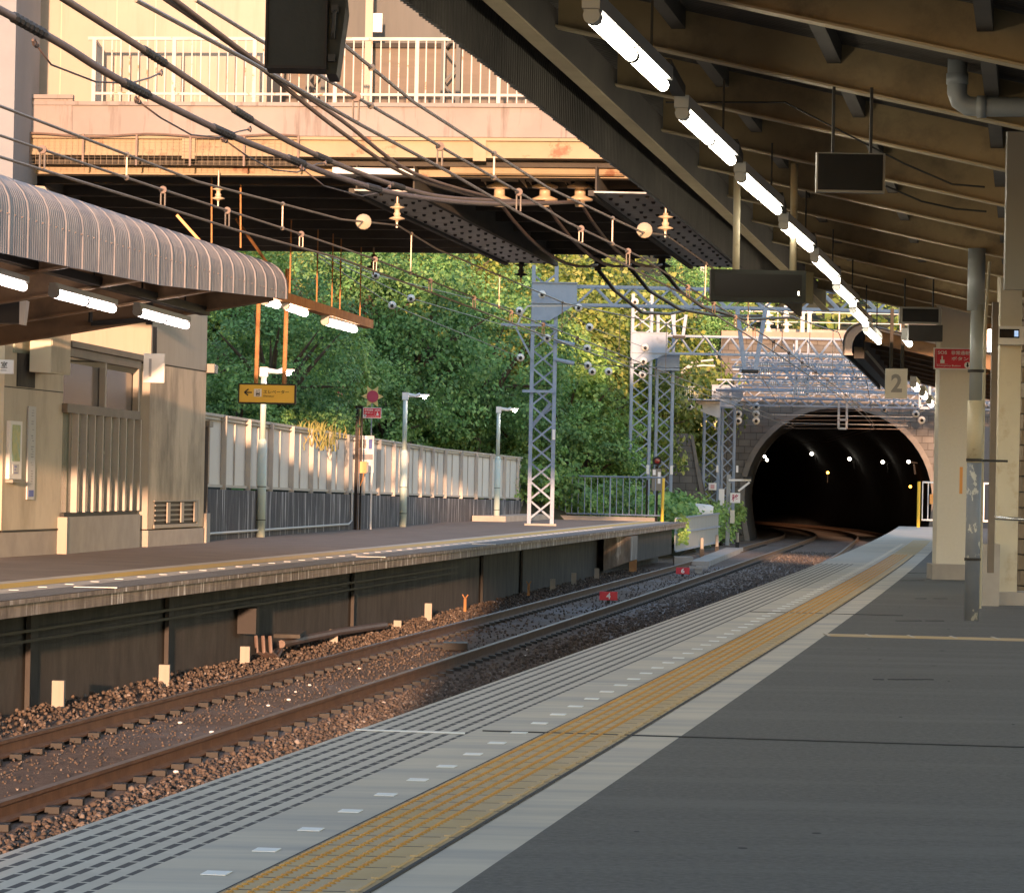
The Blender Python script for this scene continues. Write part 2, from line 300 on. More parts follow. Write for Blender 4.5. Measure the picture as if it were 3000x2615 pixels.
def text(name, s, origin, right, up, size, material, parent, fit=None, depth=.002, bold=0.0):
    "lettering as a thin mesh; origin = lower left of the line; fit = width to fill"
    cu = bpy.data.curves.new('lettering', 'FONT'); cu.body = s; cu.size = 1; cu.extrude = .01; cu.offset = bold; cu.resolution_u = 3
    t = bpy.data.objects.new('lettering', cu); COL.objects.link(t); bpy.context.view_layer.update()
    me = bpy.data.meshes.new_from_object(t.evaluated_get(bpy.context.evaluated_depsgraph_get()))
    bpy.data.objects.remove(t); bpy.data.curves.remove(cu)
    v = [p.co.copy() for p in me.vertices]; f = [tuple(p.vertices) for p in me.polygons]; bpy.data.meshes.remove(me)
    if not v: return None
    x0 = min(p.x for p in v); x1 = max(p.x for p in v); y0 = min(p.y for p in v); y1 = max(p.y for p in v)
    right, up = Vector(right).normalized(), Vector(up).normalized(); nrm = right.cross(up)
    sy = size/max(.2, (y1-y0)); sx = (fit/(x1-x0)) if fit else sy
    origin = Vector(origin)
    vs = [origin + right*((p.x-x0)*sx) + up*((p.y-y0)*sy) + nrm*(depth*(1 if p.z > 0 else 0)+.0015) for p in v]
    return rawobj(name, [tuple(p) for p in vs], f, material, parent)
# ================================================================== the setting
def sheet(name, x0, x1, y0, y1, z, m): return struct(obj(name, MB().box(x0, x1, y0, y1, z-.3, z), m))
sheet('ground', -900, 900, -300, 2500, -1.62, 'ground')
ysb = frange(2, 150, 2) + frange(152, 330, 4)
vs, fs = [], []
for y in ysb:
    a, b = (XL(y)-1.0, XR(y)+.4) if y < 109 else (T1(y)-3.4, T2(y)+2.7)
    for i in range(13):
        t = i/12; x = a+(b-a)*t; d1, d2 = abs(x-T1(y)), abs(x-T2(y))
        vs.append((x, y, -1.21 - .05*max(0, min(1, min(d1, d2)-1.1)) + .012*math.sin(y*3.1+i*2)))
for r in range(len(ysb)-1):
    for i in range(12):
        q = r*13+i; fs.append((q, q+1, q+14, q+13))
struct(rawobj('track_bed', vs, fs, 'ballast', None, True))
# near platform
ys1 = frange(-12, 30, 1) + frange(31.5, 106, 1.5)
def OX(y): return XR(y)
pn = struct(sweep('near_platform', XR, [(1.48, 0), (9.5, 0)], ys1, 'asphalt')); pn['kind'] = 'structure'
struct(sweep('platform_body', XR, [(.03, -1.6), (.03, -.2), (0, -.2), (0, -.006), (9.5, -.006), (9.5, -1.6)], ys1, 'stain', None, True, False, True))
def pband(name, a, b, z, m, ys=ys1, fn=XR): return struct(sweep(name, fn, [(a, z), (b, z)], ys, m))
pband('slotted_coping', 0, .52, 0, 'slots', [y for y in ys1 if y < 52] + [52])
pband('coping_end', 0, .52, 0, 'paving', [52] + [y for y in ys1 if y > 52])
pband('paving_strip', .52, .86, 0, 'paving'); pband('inner_paving_strip', 1.262, 1.48, 0, 'paving')
yt = [y for y in ys1 if y < 79]
pband('tactile_strip', .86, 1.262, .002, 'yellow', yt); pband('paving_strip_far', .86, 1.262, 0, 'paving', [yt[-1]] + [y for y in ys1 if y >= 79])
b = MB()   # raised dots of the warning tiles and the inner bar
y = 8.6
while y < 60:
    for k in range(5):
        c = (XR(y)+.885+k*.058, y, .002); r = .0135
        o = len(b.v)
        for j in range(6): b.v.append((c[0]+r*math.cos(j*1.0472), c[1]+r*math.sin(j*1.0472), .002))
        for j in range(6): b.v.append((c[0]+.55*r*math.cos(j*1.0472), c[1]+.55*r*math.sin(j*1.0472), .0075))
        for j in range(6): b.f.append((o+j, o+(j+1) % 6, o+6+(j+1) % 6, o+6+j))
        b.f.append(tuple(o+6+j for j in range(6)))
    y += .06 if y < 30 else .09
struct(obj('tactile_dots', b, 'yellow_dot'))
b = MB(); y = 8.6
while y < 60:
    b.bar((XR(y)+1.215, y, .005), (XR(y+.26)+1.215, y+.26, .005), .022, .008)
    y += .3
struct(obj('tactile_inner_bar', b, 'yellow'))
b = MB(); y = 8.6
while y < 50:
    for (a, c) in ((.86, 1.262),): b.box(XR(y)+a, XR(y)+c, y-.0035, y+.0035, 0, .0028)
    y += .3
struct(obj('tile_joints', b, 'joint'))
for (a0, a1) in ((1.245, 1.262), (.855, .862)):
    struct(sweep('tile_edge_joint', XR, [(a0, .0035), (a1, .0035)], [y for y in ys1 if y < 60], 'joint'))
def cross(name, y, a, c, wd, z, m, sk=-.14): 
    x0, x1 = XR(y)+a, XR(y)+c
    return struct(obj(name, MB().prism([(x0, y-wd/2, z), (x1, y-wd/2+sk*(x1-x0), z), (x1, y+wd/2+sk*(x1-x0), z), (x0, y+wd/2, z)], (0, 0, -.004)), m))
cross('expansion_joint', 15.72, .56, 9, .035, .0045, 'joint'); cross('white_edge_bar', 15.6, .0, .5, .055, .006, 'white', -.16)
cross('guide_tile_line', 26.7, 1.48, 9, .40, .004, 'yellow', -.13); cross('cross_joint', 31.3, .52, 1.9, .05, .0045, 'joint'); cross('cross_joint_far', 47, 1.48, 9, .06, .0045, 'joint')
for i in range(9): cross('tile_gap', 26.7-.08*i*0+0, 1.48+.33*i, 1.48+.33*i+.02, .42, .006, 'paving', -.13)
b = MB(); random.seed(4)
for (px0, px1, py) in ((2635, 2755, 1818), (2690, 2775, 1753), (2640, 2700, 1700), (2560, 2720, 1990)):
    for k in range(12):
        px = px0+(px1-px0)*k/11; p = at(px, py, 20); t_ = (0-EYE)/(p.z-EYE); p = CAM+(p-CAM)*t_
        if random.random() < .8: b.box(p.x-.035, p.x+.03, p.y-.02, p.y+.02, -.003, .0032)
struct(obj('drain_slots', b, 'joint'))
b = MB()
for k in range(60):
    y = random.uniform(9.5, 40); x = XR(y)+random.uniform(1.6, 5); rr = random.uniform(.008, .02); b.lathe((x, y, .0005), [(rr, 0), (rr*.8, .0016)], 7)
struct(obj('gum_spots', b, 'joint'))
t = MB(); y = 9.2; n = 0
while y < 72:
    x = XR(y)+.705; t.prism([(x, y, .004), (x+.072, y-.01, .004), (x+.085, y+.085, .004), (x+.012, y+.095, .004)], (0, 0, -.003)); y += .64
struct(obj('white_edge_marks', t, 'white'))
# far platform
ysf = frange(8, 106, 1.4)
struct(sweep('far_platform', XL, [(-9.5, 0), (-1.5, 0)], ysf, 'asphalt_sunlit_brown'))
struct(sweep('far_platform_body', XL, [(0, -.006), (0, -.05), (-.035, -.055), (-.035, -.17), (-.9, -.2), (-.9, -1.7), (-9.5, -1.7), (-9.5, -.006)][::-1], ysf, 'stain', None, True, False, True))
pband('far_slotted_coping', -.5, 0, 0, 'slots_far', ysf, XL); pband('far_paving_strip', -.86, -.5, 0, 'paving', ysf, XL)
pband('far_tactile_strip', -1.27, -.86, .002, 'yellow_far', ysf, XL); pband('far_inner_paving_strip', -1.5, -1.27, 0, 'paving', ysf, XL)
t = MB(); y = 26
while y < 90:
    t.box(XL(y)-.72, XL(y)-.63, y, y+.1, 0, .004); y += 1.02
struct(obj('far_white_edge_marks', t, 'white'))
for y in (34.4, 33.2+17, 62): struct(obj('far_edge_bar', MB().box(XL(y)-.42, XL(y)+.015, y-.03, y+.03, -.004, .006), 'white'))
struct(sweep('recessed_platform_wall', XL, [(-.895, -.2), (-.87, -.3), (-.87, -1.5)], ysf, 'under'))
# under-platform buttresses
bt = thing('platform_buttress', 'dark concrete buttress under the far platform edge, nearest the camera', 'buttress', (XL(34.5)-.6, 34.5, -1.25), 'buttresses under the far platform')
obj('pier', MB().box(XL(34.5)-.88, XL(34.5)-.83, 34.2, 34.75, -1.3, -.2), 'deck', bt)
for i, (y, lab) in enumerate([(40.4, 'dark buttress beside the pipe under the far platform'), (52.5, 'dark buttress under the far platform, middle of the wall'), (66.5, 'buttress under the far platform near the number 4 marker'), (72.5, 'slim buttress under the far platform behind the pair of white posts')]):
    c = copy_tree(bt); c.location = (XL(y)-.6, y, -1.25); c['label'] = lab
# brackets at the platform end
be = thing('platform_end_bracket', 'broad sunlit concrete haunch carrying the end of the far platform', 'bracket', (XL(88)-.4, 88, -1.2))
obj('haunch', MB().prism([(XL(88)-.74, 87.5, -.2), (XL(88)-.05, 87.5, -.2), (XL(88)-.05, 87.5, -.82), (XL(88)-.74, 87.5, -1.1)], (.25, 2.2, 0)), 'stain', be)
obj('end_wall', MB().prism([(XL(92)-.3, 92, -.2), (XL(92)-.3, 92, -.95), (XL(104)-.3, 104, -.95), (XL(104)-.3, 104, -.2)], (-.25, 0, 0)), 'under', be)
obj('support_post', MB().box(XL(91)-.35, XL(91)-.15, 90.9, 91.1, -1.25, -.2), 'rust', be)
# ------------------------------------------------------------------ tracks
def track(fn, label, y0, y1):
    t = thing('railway_track', label, 'track', (fn(y0), y0, -1.2))
    prof = [(-.07, -1.19), (.07, -1.19), (.07, -1.175), (.012, -1.16), (.012, -1.09), (.035, -1.08), (.035, -1.055), (-.035, -1.055), (-.035, -1.08), (-.012, -1.09), (-.012, -1.16), (-.07, -1.175)]
    ys = frange(y0, 150, 2) + frange(152, 300, 4)
    for s in (-1, 1):
        r = sweep('rail', lambda y: fn(y)+s*.735, prof, ys, 'rail', t, True, False, True)
        sweep('rail_head', lambda y: fn(y)+s*.735, [(-.033, -1.0535), (.033, -1.0535)], ys, 'railtop', r)
    return t
tr = track(T1, 'rusty railway track on ballast beside the far platform', 12, 300)
tr2 = track(T2, 'railway track hugging the near platform, half hidden below its edge', 8, 300)
def sleeper_mb(rest=None):
    b = MB()
    for (x, y) in (rest or [(0, 0)]):
        b.box(x-1.15, x+1.15, y-.11, y+.11, -1.34, -1.226)
    return b
y = 20.0; first = None
for i in range(100):
    if first is None:
        first = obj('sleeper', sleeper_mb([(T1(20), 20)]), 'sleeper', tr); base = first.location.copy(); x0 = T1(20)
    else:
        c = first.copy(); COL.objects.link(c); c.location = (T1(y)-x0, y-20, 0)
    y += .62
rs = []
while y < 150: rs.append((T1(y), y)); y += .62
obj('far_sleepers', sleeper_mb(rs), 'sleeper', tr)['kind'] = 'stuff'
obj('near_sleepers', sleeper_mb([(T2(15+.62*i), 15+.62*i) for i in range(210)]), 'sleeper', tr2)['kind'] = 'stuff'
fb = MB()
for i in range(190):
    y = 20+.62*i
    for s in (-1, 1):
        for k in (-1, 1): x = T1(y)+s*.735+k*.12; fb.box(x-.05, x+.05, y-.07, y+.07, -1.21, -1.165)
obj('rail_fastenings', fb, 'dark', tr)['kind'] = 'stuff'
# loose stones
ICO = None
def stones(name, spots, kind_label):
    "one mesh of many angular stones: spots = arrays x, y, z, size"
    import bmesh
    bm = bmesh.new(); bmesh.ops.create_icosphere(bm, subdivisions=1, radius=1); V = np.array([v.co[:] for v in bm.verts]); Fc = np.array([[v.index for v in f.verts] for f in bm.faces]); bm.free()
    x, y, z, s = spots; n = len(x); k = len(V)
    sc_ = RNG.uniform(.55, 1.15, (n, 1, 3))*s[:, None, None]; P = V[None]*(1+RNG.uniform(-.28, .28, (n, k, 1)))*sc_
    a = RNG.uniform(0, 6.28, n); ca, sa = np.cos(a), np.sin(a); X = P[..., 0]*ca[:, None]-P[..., 1]*sa[:, None]; Y = P[..., 0]*sa[:, None]+P[..., 1]*ca[:, None]
    t = RNG.uniform(-.6, .6, n); ct, st = np.cos(t), np.sin(t); Y2 = Y*ct[:, None]-P[..., 2]*st[:, None]; Z2 = Y*st[:, None]+P[..., 2]*ct[:, None]
    co = np.stack([X+x[:, None], Y2+y[:, None], Z2+z[:, None]], -1).reshape(-1, 3)
    fc = (Fc[None]+np.arange(n)[:, None, None]*k).reshape(-1, 3)
    me = bpy.data.meshes.new(name); me.vertices.add(len(co)); me.vertices.foreach_set('co', co.ravel().astype(np.float32))
    me.loops.add(fc.size); me.loops.foreach_set('vertex_index', fc.ravel().astype(np.int32)); me.polygons.add(len(fc)); me.polygons.foreach_set('loop_start', np.arange(0, fc.size, 3, dtype=np.int32))
    me.update(); me.validate(); me.materials.append(M['stone']); o = bpy.data.objects.new(name, me); COL.objects.link(o)
    o['label'] = kind_label; o['category'] = 'gravel'; o['kind'] = 'stuff'; return o
def band(n, y0, y1, fn, o0, o1, s0, s1, z=-1.225, pw=1.0):
    u = RNG.uniform(0, 1, n)**pw; y = y0+(y1-y0)*u; x = np.array([fn(q) for q in y])+RNG.uniform(o0, o1, n); return x, y, z+RNG.uniform(-.012, .022, n), RNG.uniform(s0, s1, n)
B_ = [band(17000, 14, 40, T1, .95, 2.55, .013, .032, -1.22, 1.1), band(6500, 30, 75, T1, .95, 2.5, .018, .036, -1.225), band(4500, 18, 48, T1, -.62, .62, .006, .015, -1.212), band(1500, 40, 100, T1, -.62, .62, .014, .026, -1.21),
      band(7500, 26, 95, T1, -2.2, -1.15, .014, .033, -1.21), band(2600, 22, 46, T1, -1.15, -.82, .010, .022, -1.21), band(3500, 75, 125, T1, .95, 2.7, .02, .042, -1.225)]
stones('ballast_stones', [np.concatenate([b_[i] for b_ in B_]) for i in range(4)], 'loose brown ballast stones spread along the tracks')
b = MB()
for i in range(16):
    y = random.uniform(18, 48); x = T1(y)+random.choice((random.uniform(.9, 2.4), random.uniform(-.5, .5)))
    b.sphere((x, y, -1.195), random.uniform(.014, .028), 6, 4, .5)
o = obj('pale_litter', b, 'signwhite'); tag(o, 'scattered pale scraps and chips lying on the ballast', 'litter', None, 'stuff')
# number markers between the rails
def marker(num, p, label, hgt=.17, wd=.40):
    t = thing('track_marker', label, 'marker', (p.x, p.y, -1.2), 'red number markers between the rails')
    pl = MB().box(p.x-wd/2, p.x+wd/2, p.y-.012, p.y+.012, -1.145, -1.145+hgt); obj('plate', pl, 'signred', t)
    obj('foot', MB().box(p.x-.03, p.x+.03, p.y+.013, p.y+.04, -1.25, -1.06), 'dark', t)
    text('number', num, (p.x-.042, p.y-.0125, -1.12), (1, 0, 0), Z, hgt*.72, 'signwhite', t, .085, .004, .02)
marker('4', Vector((T1(67.2)+.12, 67.2, 0)), 'red plate with white number 4 standing between the rails', .17, .35)
marker('6', Vector((T1(88)-.1, 88, 0)), 'red plate with white number 6 farther along between the rails', .17, .35)
o = obj('timber_block', MB().box(T1(92)-.25, T1(92)+.25, 91.9, 92.1, -1.1, -1.03).box(T1(92)-.1, T1(92)+.1, 91.93, 92.07, -1.22, -1.1), 'plinth'); tag(o, 'pale block between the rails just beyond the number 6 plate', 'block')
o = obj('track_box', MB().box(T1(47.5)-.12, T1(47.5)+.22, 47.3, 47.7, -1.2, -1.1).box(T1(47.5)-.3, T1(47.5)-.12, 47.42, 47.5, -1.17, -1.13), 'dark'); tag(o, 'dark metal box lying between the rails before the number 4 plate', 'box')
# short white posts along the far wall
wp = thing('wayside_post', 'tall cream post on the ballast at far left under the far platform', 'post', (XL(34.2)-.5, 34.2, -1.22), 'short cream posts along the wall')
obj('post', MB().box(XL(34.2)-.56, XL(34.2)-.44, 34.14, 34.26, -1.3, -.93), 'cream', wp)
posts = [(38.7, .30, 'brownish cream post second from the left under the far platform'), (43.0, .31, 'cream post left of the conduit box under the far platform'), (49.0, .28, 'cream post right of the conduit box under the far platform'), (54.5, .20, 'stubby cream post in front of the dark buttress under the far platform'),
         (57.6, .37, 'cream post standing alone left of the rusty fork stake'), (75.1, .33, 'cream post just left of the number 4 marker, by the platform wall'), (79.2, .36, 'cream post second from the platform end, by the wall'), (84.2, .35, 'cream post at the platform end in front of the haunch')]
for (y, h, lab) in posts:
    c = copy_tree(wp); c.location = (XL(y)-.5, y, -1.22-(.37-h)); c['label'] = lab
for (px, py, Y, h, lab) in [(2056, 1628, 113, .36, 'short white topped stake right of the grey sheet fence'), (2100, 1620, 118, .40, 'thick cream stake right of the grey sheet fence'), (2160, 1596, 128, .36, 'thin pale stake nearest the tunnel mouth')]:
    p = at(px, py, Y); t = thing('wayside_stake', lab, 'stake', (p.x, p.y, -1.2), 'stakes before the tunnel')
    obj('cap', MB().tube([(p.x, p.y, -.95), (p.x, p.y, -.95+h)], .055, 8), 'cream', t); obj('foot', MB().box(p.x-.07, p.x+.07, p.y-.07, p.y+.07, -1.3, -.95), 'dark', t)
for (y, lab) in [(61.5, 'small rusty fork stake by the far platform wall'), (70.5, 'small orange fork stake at the foot of the far wall')]:
    x = XL(y)-.45; o = obj('fork_stake', MB().bar((x, y, -1.3), (x, y, -.98), .05).bar((x, y, -.98), (x-.05, y, -.9), .02).bar((x, y, -.98), (x+.05, y, -.9), .02), 'rust'); tag(o, lab, 'stake')
# conduit under the platform
cb = thing('conduit_box', 'dark cable box with bent conduits under the far platform', 'cable box', (XL(44.5)-.5, 44.5, -1.2))
obj('box', MB().box(XL(44.3)-.86, XL(44.3)-.62, 44.0, 44.5, -.88, -.55), 'black', cb)
for k in range(3): obj('conduit', MB().tube([(XL(44.2)-.6+k*.09, 43.95, -.9), (XL(44.2)-.58+k*.09, 43.9, -1.1), (XL(44.4)-.5+k*.07, 44.2, -1.18), (XL(45)-.5+k*.03, 45, -1.12)], .025, 6), 'cable', cb)
obj('long_conduit', MB().tube([(XL(45)-.45, 45, -1.05), (XL(49)-.45, 49, -1.06), (XL(53)-.45, 53, -1.12)], .055, 8), 'cable', cb)
obj('shelf', MB().box(XL(46)-.7, XL(46)-.35, 45.2, 46.5, -.98, -.93), 'under', cb)
o = sweep('wall_pipe', XL, [(-.70, -.42), (-.66, -.40), (-.66, -.43)], frange(20, 62, 3), 'dark', None, True); tag(o, 'thin dark pipe running along the far platform wall', 'pipe')
o = sweep('lower_wall_pipe', XL, [(-.70, -.52), (-.66, -.50), (-.66, -.53)], frange(20, 62, 3), 'dark', None, True); tag(o, 'lower one of two thin pipes along the far platform wall', 'pipe')
# ================================================================== overpass
OY, OB = 42.0, 55.7      # front and rear of the deck; it is square to the track: front line y = OY - .135 x
def oy(x, y=OY): return y - .135*x
def oslab(b, x0, x1, ya, yb, z0, z1):
    return b.prism([(x0, oy(x0, ya), z0), (x1, oy(x1, ya), z0), (x1, oy(x1, yb), z0), (x0, oy(x0, yb), z0)], (0, 0, z1-z0))
OL = at(45, 450, OY-.3).x
op = thing('footbridge', 'wide station overpass with pale pink parapet crossing above both tracks', 'bridge', (0, OY, 0))
obj('parapet', oslab(oslab(MB(), OL, 13, OY, OY+.15, 5.385, 5.75), OL, 13, OY-.04, OY+.18, 5.752, 5.80), 'pink', op)
obj('edge_beam', oslab(oslab(oslab(MB(), OL, 13, OY-.03, OY+.2, 5.16, 5.33), OL, 13, OY-.09, OY+.22, 5.332, 5.37), OL, 13, OY-.09, OY+.22, 5.12, 5.158), 'yellowsteel', op)
obj('lower_beam', oslab(oslab(MB(), OL, 13, OY+.5, OY+.66, 4.96, 5.25), OL, 13, OY+.44, OY+.72, 4.93, 4.958), 'yellowsteel', op)
for x in (at(1405, 440, OY).x, -4.1): obj('bracket_plate', MB().box(x-.08, x+.08, oy(x)-.12, oy(x)-.035, 5.08, 5.34), 'yellowsteel', op)
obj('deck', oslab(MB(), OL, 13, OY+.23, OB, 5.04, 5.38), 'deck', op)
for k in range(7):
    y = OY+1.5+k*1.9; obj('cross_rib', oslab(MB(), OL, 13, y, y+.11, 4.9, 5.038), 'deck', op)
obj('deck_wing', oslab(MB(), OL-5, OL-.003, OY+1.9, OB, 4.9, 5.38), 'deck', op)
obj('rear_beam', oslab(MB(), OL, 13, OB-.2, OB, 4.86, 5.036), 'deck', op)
pa, pb_ = at(1320, 500, OY+.4), at(1830, 505, OY+.2)
obj('drain_pipe', MB().tube([pa, pb_], .055, 10), 'yellowsteel', op)
for px, lab in ((1112, 'left'), (1828, 'right')):
    x0 = at(px, 515, OY+.2).x; wd = .74
    def gx(y): return x0+(y-OY)*.142
    g = thing('riveted_girder', 'grey riveted box girder under the overpass, running to the near lattice mast' if lab == 'left' else 'grey riveted girder under the overpass beside the near canopy eave', 'girder', (x0, OY, 4.7), 'girders under the overpass')
    ya, yb = oy(x0, OY+.15), OB+.1
    obj('bottom_plate', MB().prism([(gx(ya)-wd/2, ya, 4.72), (gx(ya)+wd/2, ya, 4.72), (gx(yb)+wd/2, yb, 4.72), (gx(yb)-wd/2, yb, 4.72)], (0, 0, .02)), 'girder', g)
    for s in (-1, 1): obj('side_plate', MB().prism([(gx(ya)+s*wd*.48, ya, 4.745), (gx(yb)+s*wd*.48, yb, 4.745), (gx(yb)+s*wd*.48+.02, yb, 4.745), (gx(ya)+s*wd*.48+.02, ya, 4.745)], (0, 0, .3)), 'deck', g)
    bolts = []; y = ya+.35; k = 0
    while y < yb-.2:
        for qi, q in enumerate((-.36, -.12, .12, .36)):
            xx = gx(y)+q*wd+random.uniform(-.02, .02)
            if (k+qi) % 2: bolts.append((xx, y))
        y += .40; k += 1
    b0_ = obj('bolt_head', MB().lathe((bolts[0][0], bolts[0][1], 4.7), [(.001, -.012), (.02, -.01), (.03, .02)], 6), 'rivet', g)
    for (xx, y) in bolts[1:]: c = b0_.copy(); COL.objects.link(c); c.location = (xx-bolts[0][0], y-bolts[0][1], 0)
    for s in (-1, 1): obj('edge_flange', MB().prism([(gx(ya)+s*wd*.5, ya, 4.68), (gx(yb)+s*wd*.5, yb, 4.68), (gx(yb)+s*(wd*.5+.07), yb, 4.68), (gx(ya)+s*(wd*.5+.07), ya, 4.68)], (0, 0, .07)), 'deck', g)
p0 = at(975, 492, OY); p1 = at(1215, 515, OY)
o = obj('white_cover_box', MB().box(p0.x, p1.x, OY-.1, OY+.25, p1.z, p0.z), 'panel'); tag(o, 'white sheet cover under the overpass at the head of the left girder', 'cover')
# railing on the overpass
rl = thing('bridge_railing', 'rust spotted white railing on top of the overpass parapet', 'railing', (0, OY, 5.8))
def hrail(z, r, x0, x1): return MB().bar((x0, oy(x0)+.07, z), (x1, oy(x1)+.07, z), r*2)
XA, XB = at(252, 200, OY).x, 5.5
obj('top_rail', hrail(6.60, .02, XA-.08, XB), 'railing', rl); obj('bottom_rail', hrail(5.91, .016, XA, XB), 'railing', rl)
x = XA; k = 0
while x < XB:
    if k % 9 == 0: obj('post', MB().box(x-.024, x+.024, oy(x)+.045, oy(x)+.095, 5.8, 6.61), 'railing', rl)
    else: obj('baluster', MB().box(x-.008, x+.008, oy(x)+.06, oy(x)+.076, 5.81, 6.59), 'railing', rl)
    x += .113; k += 1
obj('return_rail', MB().bar((XA, oy(XA)+.07, 6.58), (XA-.03, oy(XA)+1.0, 6.58), .04), 'railing', rl)
for k in range(1, 7): obj('return_baluster', MB().box(XA-.008, XA+.008, oy(XA)+.07+k*.13, oy(XA)+.085+k*.13, 5.81, 6.57), 'railing', rl)
# building on the overpass
WY = OY+1.05
cw = thing('concourse_building', 'cream panelled station building standing on the overpass behind its railing', 'building', (-4, WY, 5.38))
xa, xb = OL, at(775, 200, WY).x
obj('wall', oslab(MB(), xa-4, xb, WY, WY+6, 5.384, 9.9), 'cream', cw)
jn = MB()
for px in (152, 320, 437, 560): xj = at(px, 200, WY).x; jn.box(xj-.006, xj+.006, oy(xj, WY)-.004, oy(xj, WY), 5.82, 9.85)
obj('panel_joint', jn, 'creamdark', cw)
obj('skirting', oslab(oslab(MB(), xa, at(190, 300, OY).x, OY-.02, WY-.02, 5.386, 5.83), xa, at(192, 300, OY).x, OY-.06, OY+.08, 5.832, 5.88), 'pink', cw)
xc = 3.4
gw = thing('concourse_recess', 'grey recessed concourse front between the cream wall and the near canopy', 'building', (0, 46, 5.38))
GY = 46.0
obj('wall', oslab(MB(), xb-.1, xc, GY, GY+5, 7.05, 10.2), 'greywall', gw); obj('shutter', oslab(MB(), xb-.1, xc, GY-.04, GY+.02, 5.384, 6.98), 'tan', gw)
obj('lintel', oslab(MB(), xb-.1, xc, GY-.1, GY+.02, 6.982, 7.045), 'dark', gw)
for px in (905, 1300):
    p = at(px, 120, GY-.3); obj('lattice_post', MB().bar((p.x, p.y, 5.385), (p.x, p.y, 8.4), .06).bar((p.x+.2, p.y, 5.385), (p.x+.2, p.y, 8.4), .06), 'greywall', gw)
    lc = MB()
    for k in range(12): lc.bar((p.x+(.2 if k % 2 else 0), p.y, 5.5+k*.24), (p.x+(0 if k % 2 else .2), p.y, 5.74+k*.24), .03)
    obj('lattice_bracing', lc, 'greywall', gw)
p = at(1080, 150, GY-.5); obj('pale_post', MB().box(p.x-.05, p.x+.05, p.y-.05, p.y+.05, 5.385, 8.5), 'cream', gw)
pe = at(1098, 62, GY-.45); es = obj('exit_sign', MB().box(pe.x-.09, pe.x+.10, pe.y-.02, pe.y, pe.z-.15, pe.z+.1), 'signwhite'); tag(es, 'small pale green and white exit sign on the grey concourse wall', 'sign')
text('arrow', '\u2192', (pe.x-.05, pe.y-.021, pe.z-.06), (1, 0, 0), Z, .07, 'mint', es, .12, .004, .02)
# tower at far left
gt = thing('lift_tower', 'pale grey tower at the left end of the overpass', 'tower', (-8, 41.3, 0))
xt = at(43, 250, 41.3).x
obj('wall', MB().box(-12, xt, 41.3, 43.4, 4.5, 10.4), 'greypier', gt)
ap = thing('abutment', 'sunlit cream wall under the left end of the overpass', 'wall', (-5.8, 42.9, 0))
obj('wall', MB().prism([(xt-2, 43.0, 4.42), (xt+.5, 43.0, 4.3), (xt+.15, 43.0, 4.75), (xt-2, 43.0, 4.88)], (0, .38, 0)), 'cream', ap)
# safety net with its rope along the overpass edge
nt_ = thing('safety_net', 'brown mesh net hung along the left part of the overpass edge', 'net', (-4.3, OY-.15, 5.1))
nb = MB(); xn0, xn1 = at(60, 400, OY-.15).x, at(868, 440, OY-.15).x
for k in range(46):
    x = xn0+(xn1-xn0)*k/45; nb.box(x-.002, x+.002, oy(x)-.15, oy(x)-.147, 5.0, 5.34)
for k in range(9): nb.bar((xn0, oy(xn0)-.15, 5.0+k*.042), (xn1, oy(xn1)-.15, 5.0+k*.042), .002)
obj('mesh', nb, 'net', nt_)
obj('rope', MB().tube([(xn0+(xn1-xn0)*k/16, oy(xn0+(xn1-xn0)*k/16)-.16, 5.385-.04*math.sin(k/16*math.pi*2.2)**2) for k in range(17)], .014, 6), 'cable', nt_)
for k in range(6): x = xn0+(xn1-xn0)*k/5; obj('hanger', MB().box(x-.012, x+.012, oy(x)-.17, oy(x)-.13, 4.99, 5.38), 'cable', nt_)
# insulators hung under the overpass
def insul_prof(r, h, n):
    "stack of n sheds, hanging from z = 0 down to -h"
    pr = [(.02, 0), (r*.42, 0)]
    for i in range(n):
        a = -h*(i+.25)/n; pr += [(r*.42, a+.02), (r, a-.02), (r*.95, a-.045), (r*.4, a-.05)]
    return pr + [(r*.35, -h), (.01, -h)]
def big_insul(p, lab, s=1.0, m='porcelain', group='large insulators under the overpass front'):
    t = thing('strain_insulator', lab, 'insulator', p, group)
    p = Vector(p)
    obj('porcelain', MB().lathe(p, insul_prof(.2*s, .38*s, 2), 14), m, t, True)
    obj('bracket', MB().box(p.x-.28*s, p.x+.28*s, p.y-.05, p.y+.05, p.z, p.z+.05*s).prism([(p.x-.34*s, p.y, p.z+.12*s), (p.x-.22*s, p.y, p.z+.12*s), (p.x-.2*s, p.y, p.z-.06*s)], (0, .06, 0)).prism([(p.x+.22*s, p.y, p.z+.12*s), (p.x+.34*s, p.y, p.z+.12*s), (p.x+.42*s, p.y, p.z-.1*s)], (0, .06, 0)), m, t)
    return t
INS = [at(px, 532, 43.4) for px in (1464, 1597, 1700)]
for p, l in zip(INS, ('left', 'middle', 'right')): big_insul(p, f'{l} one of three big cream insulators under the overpass front', .85)
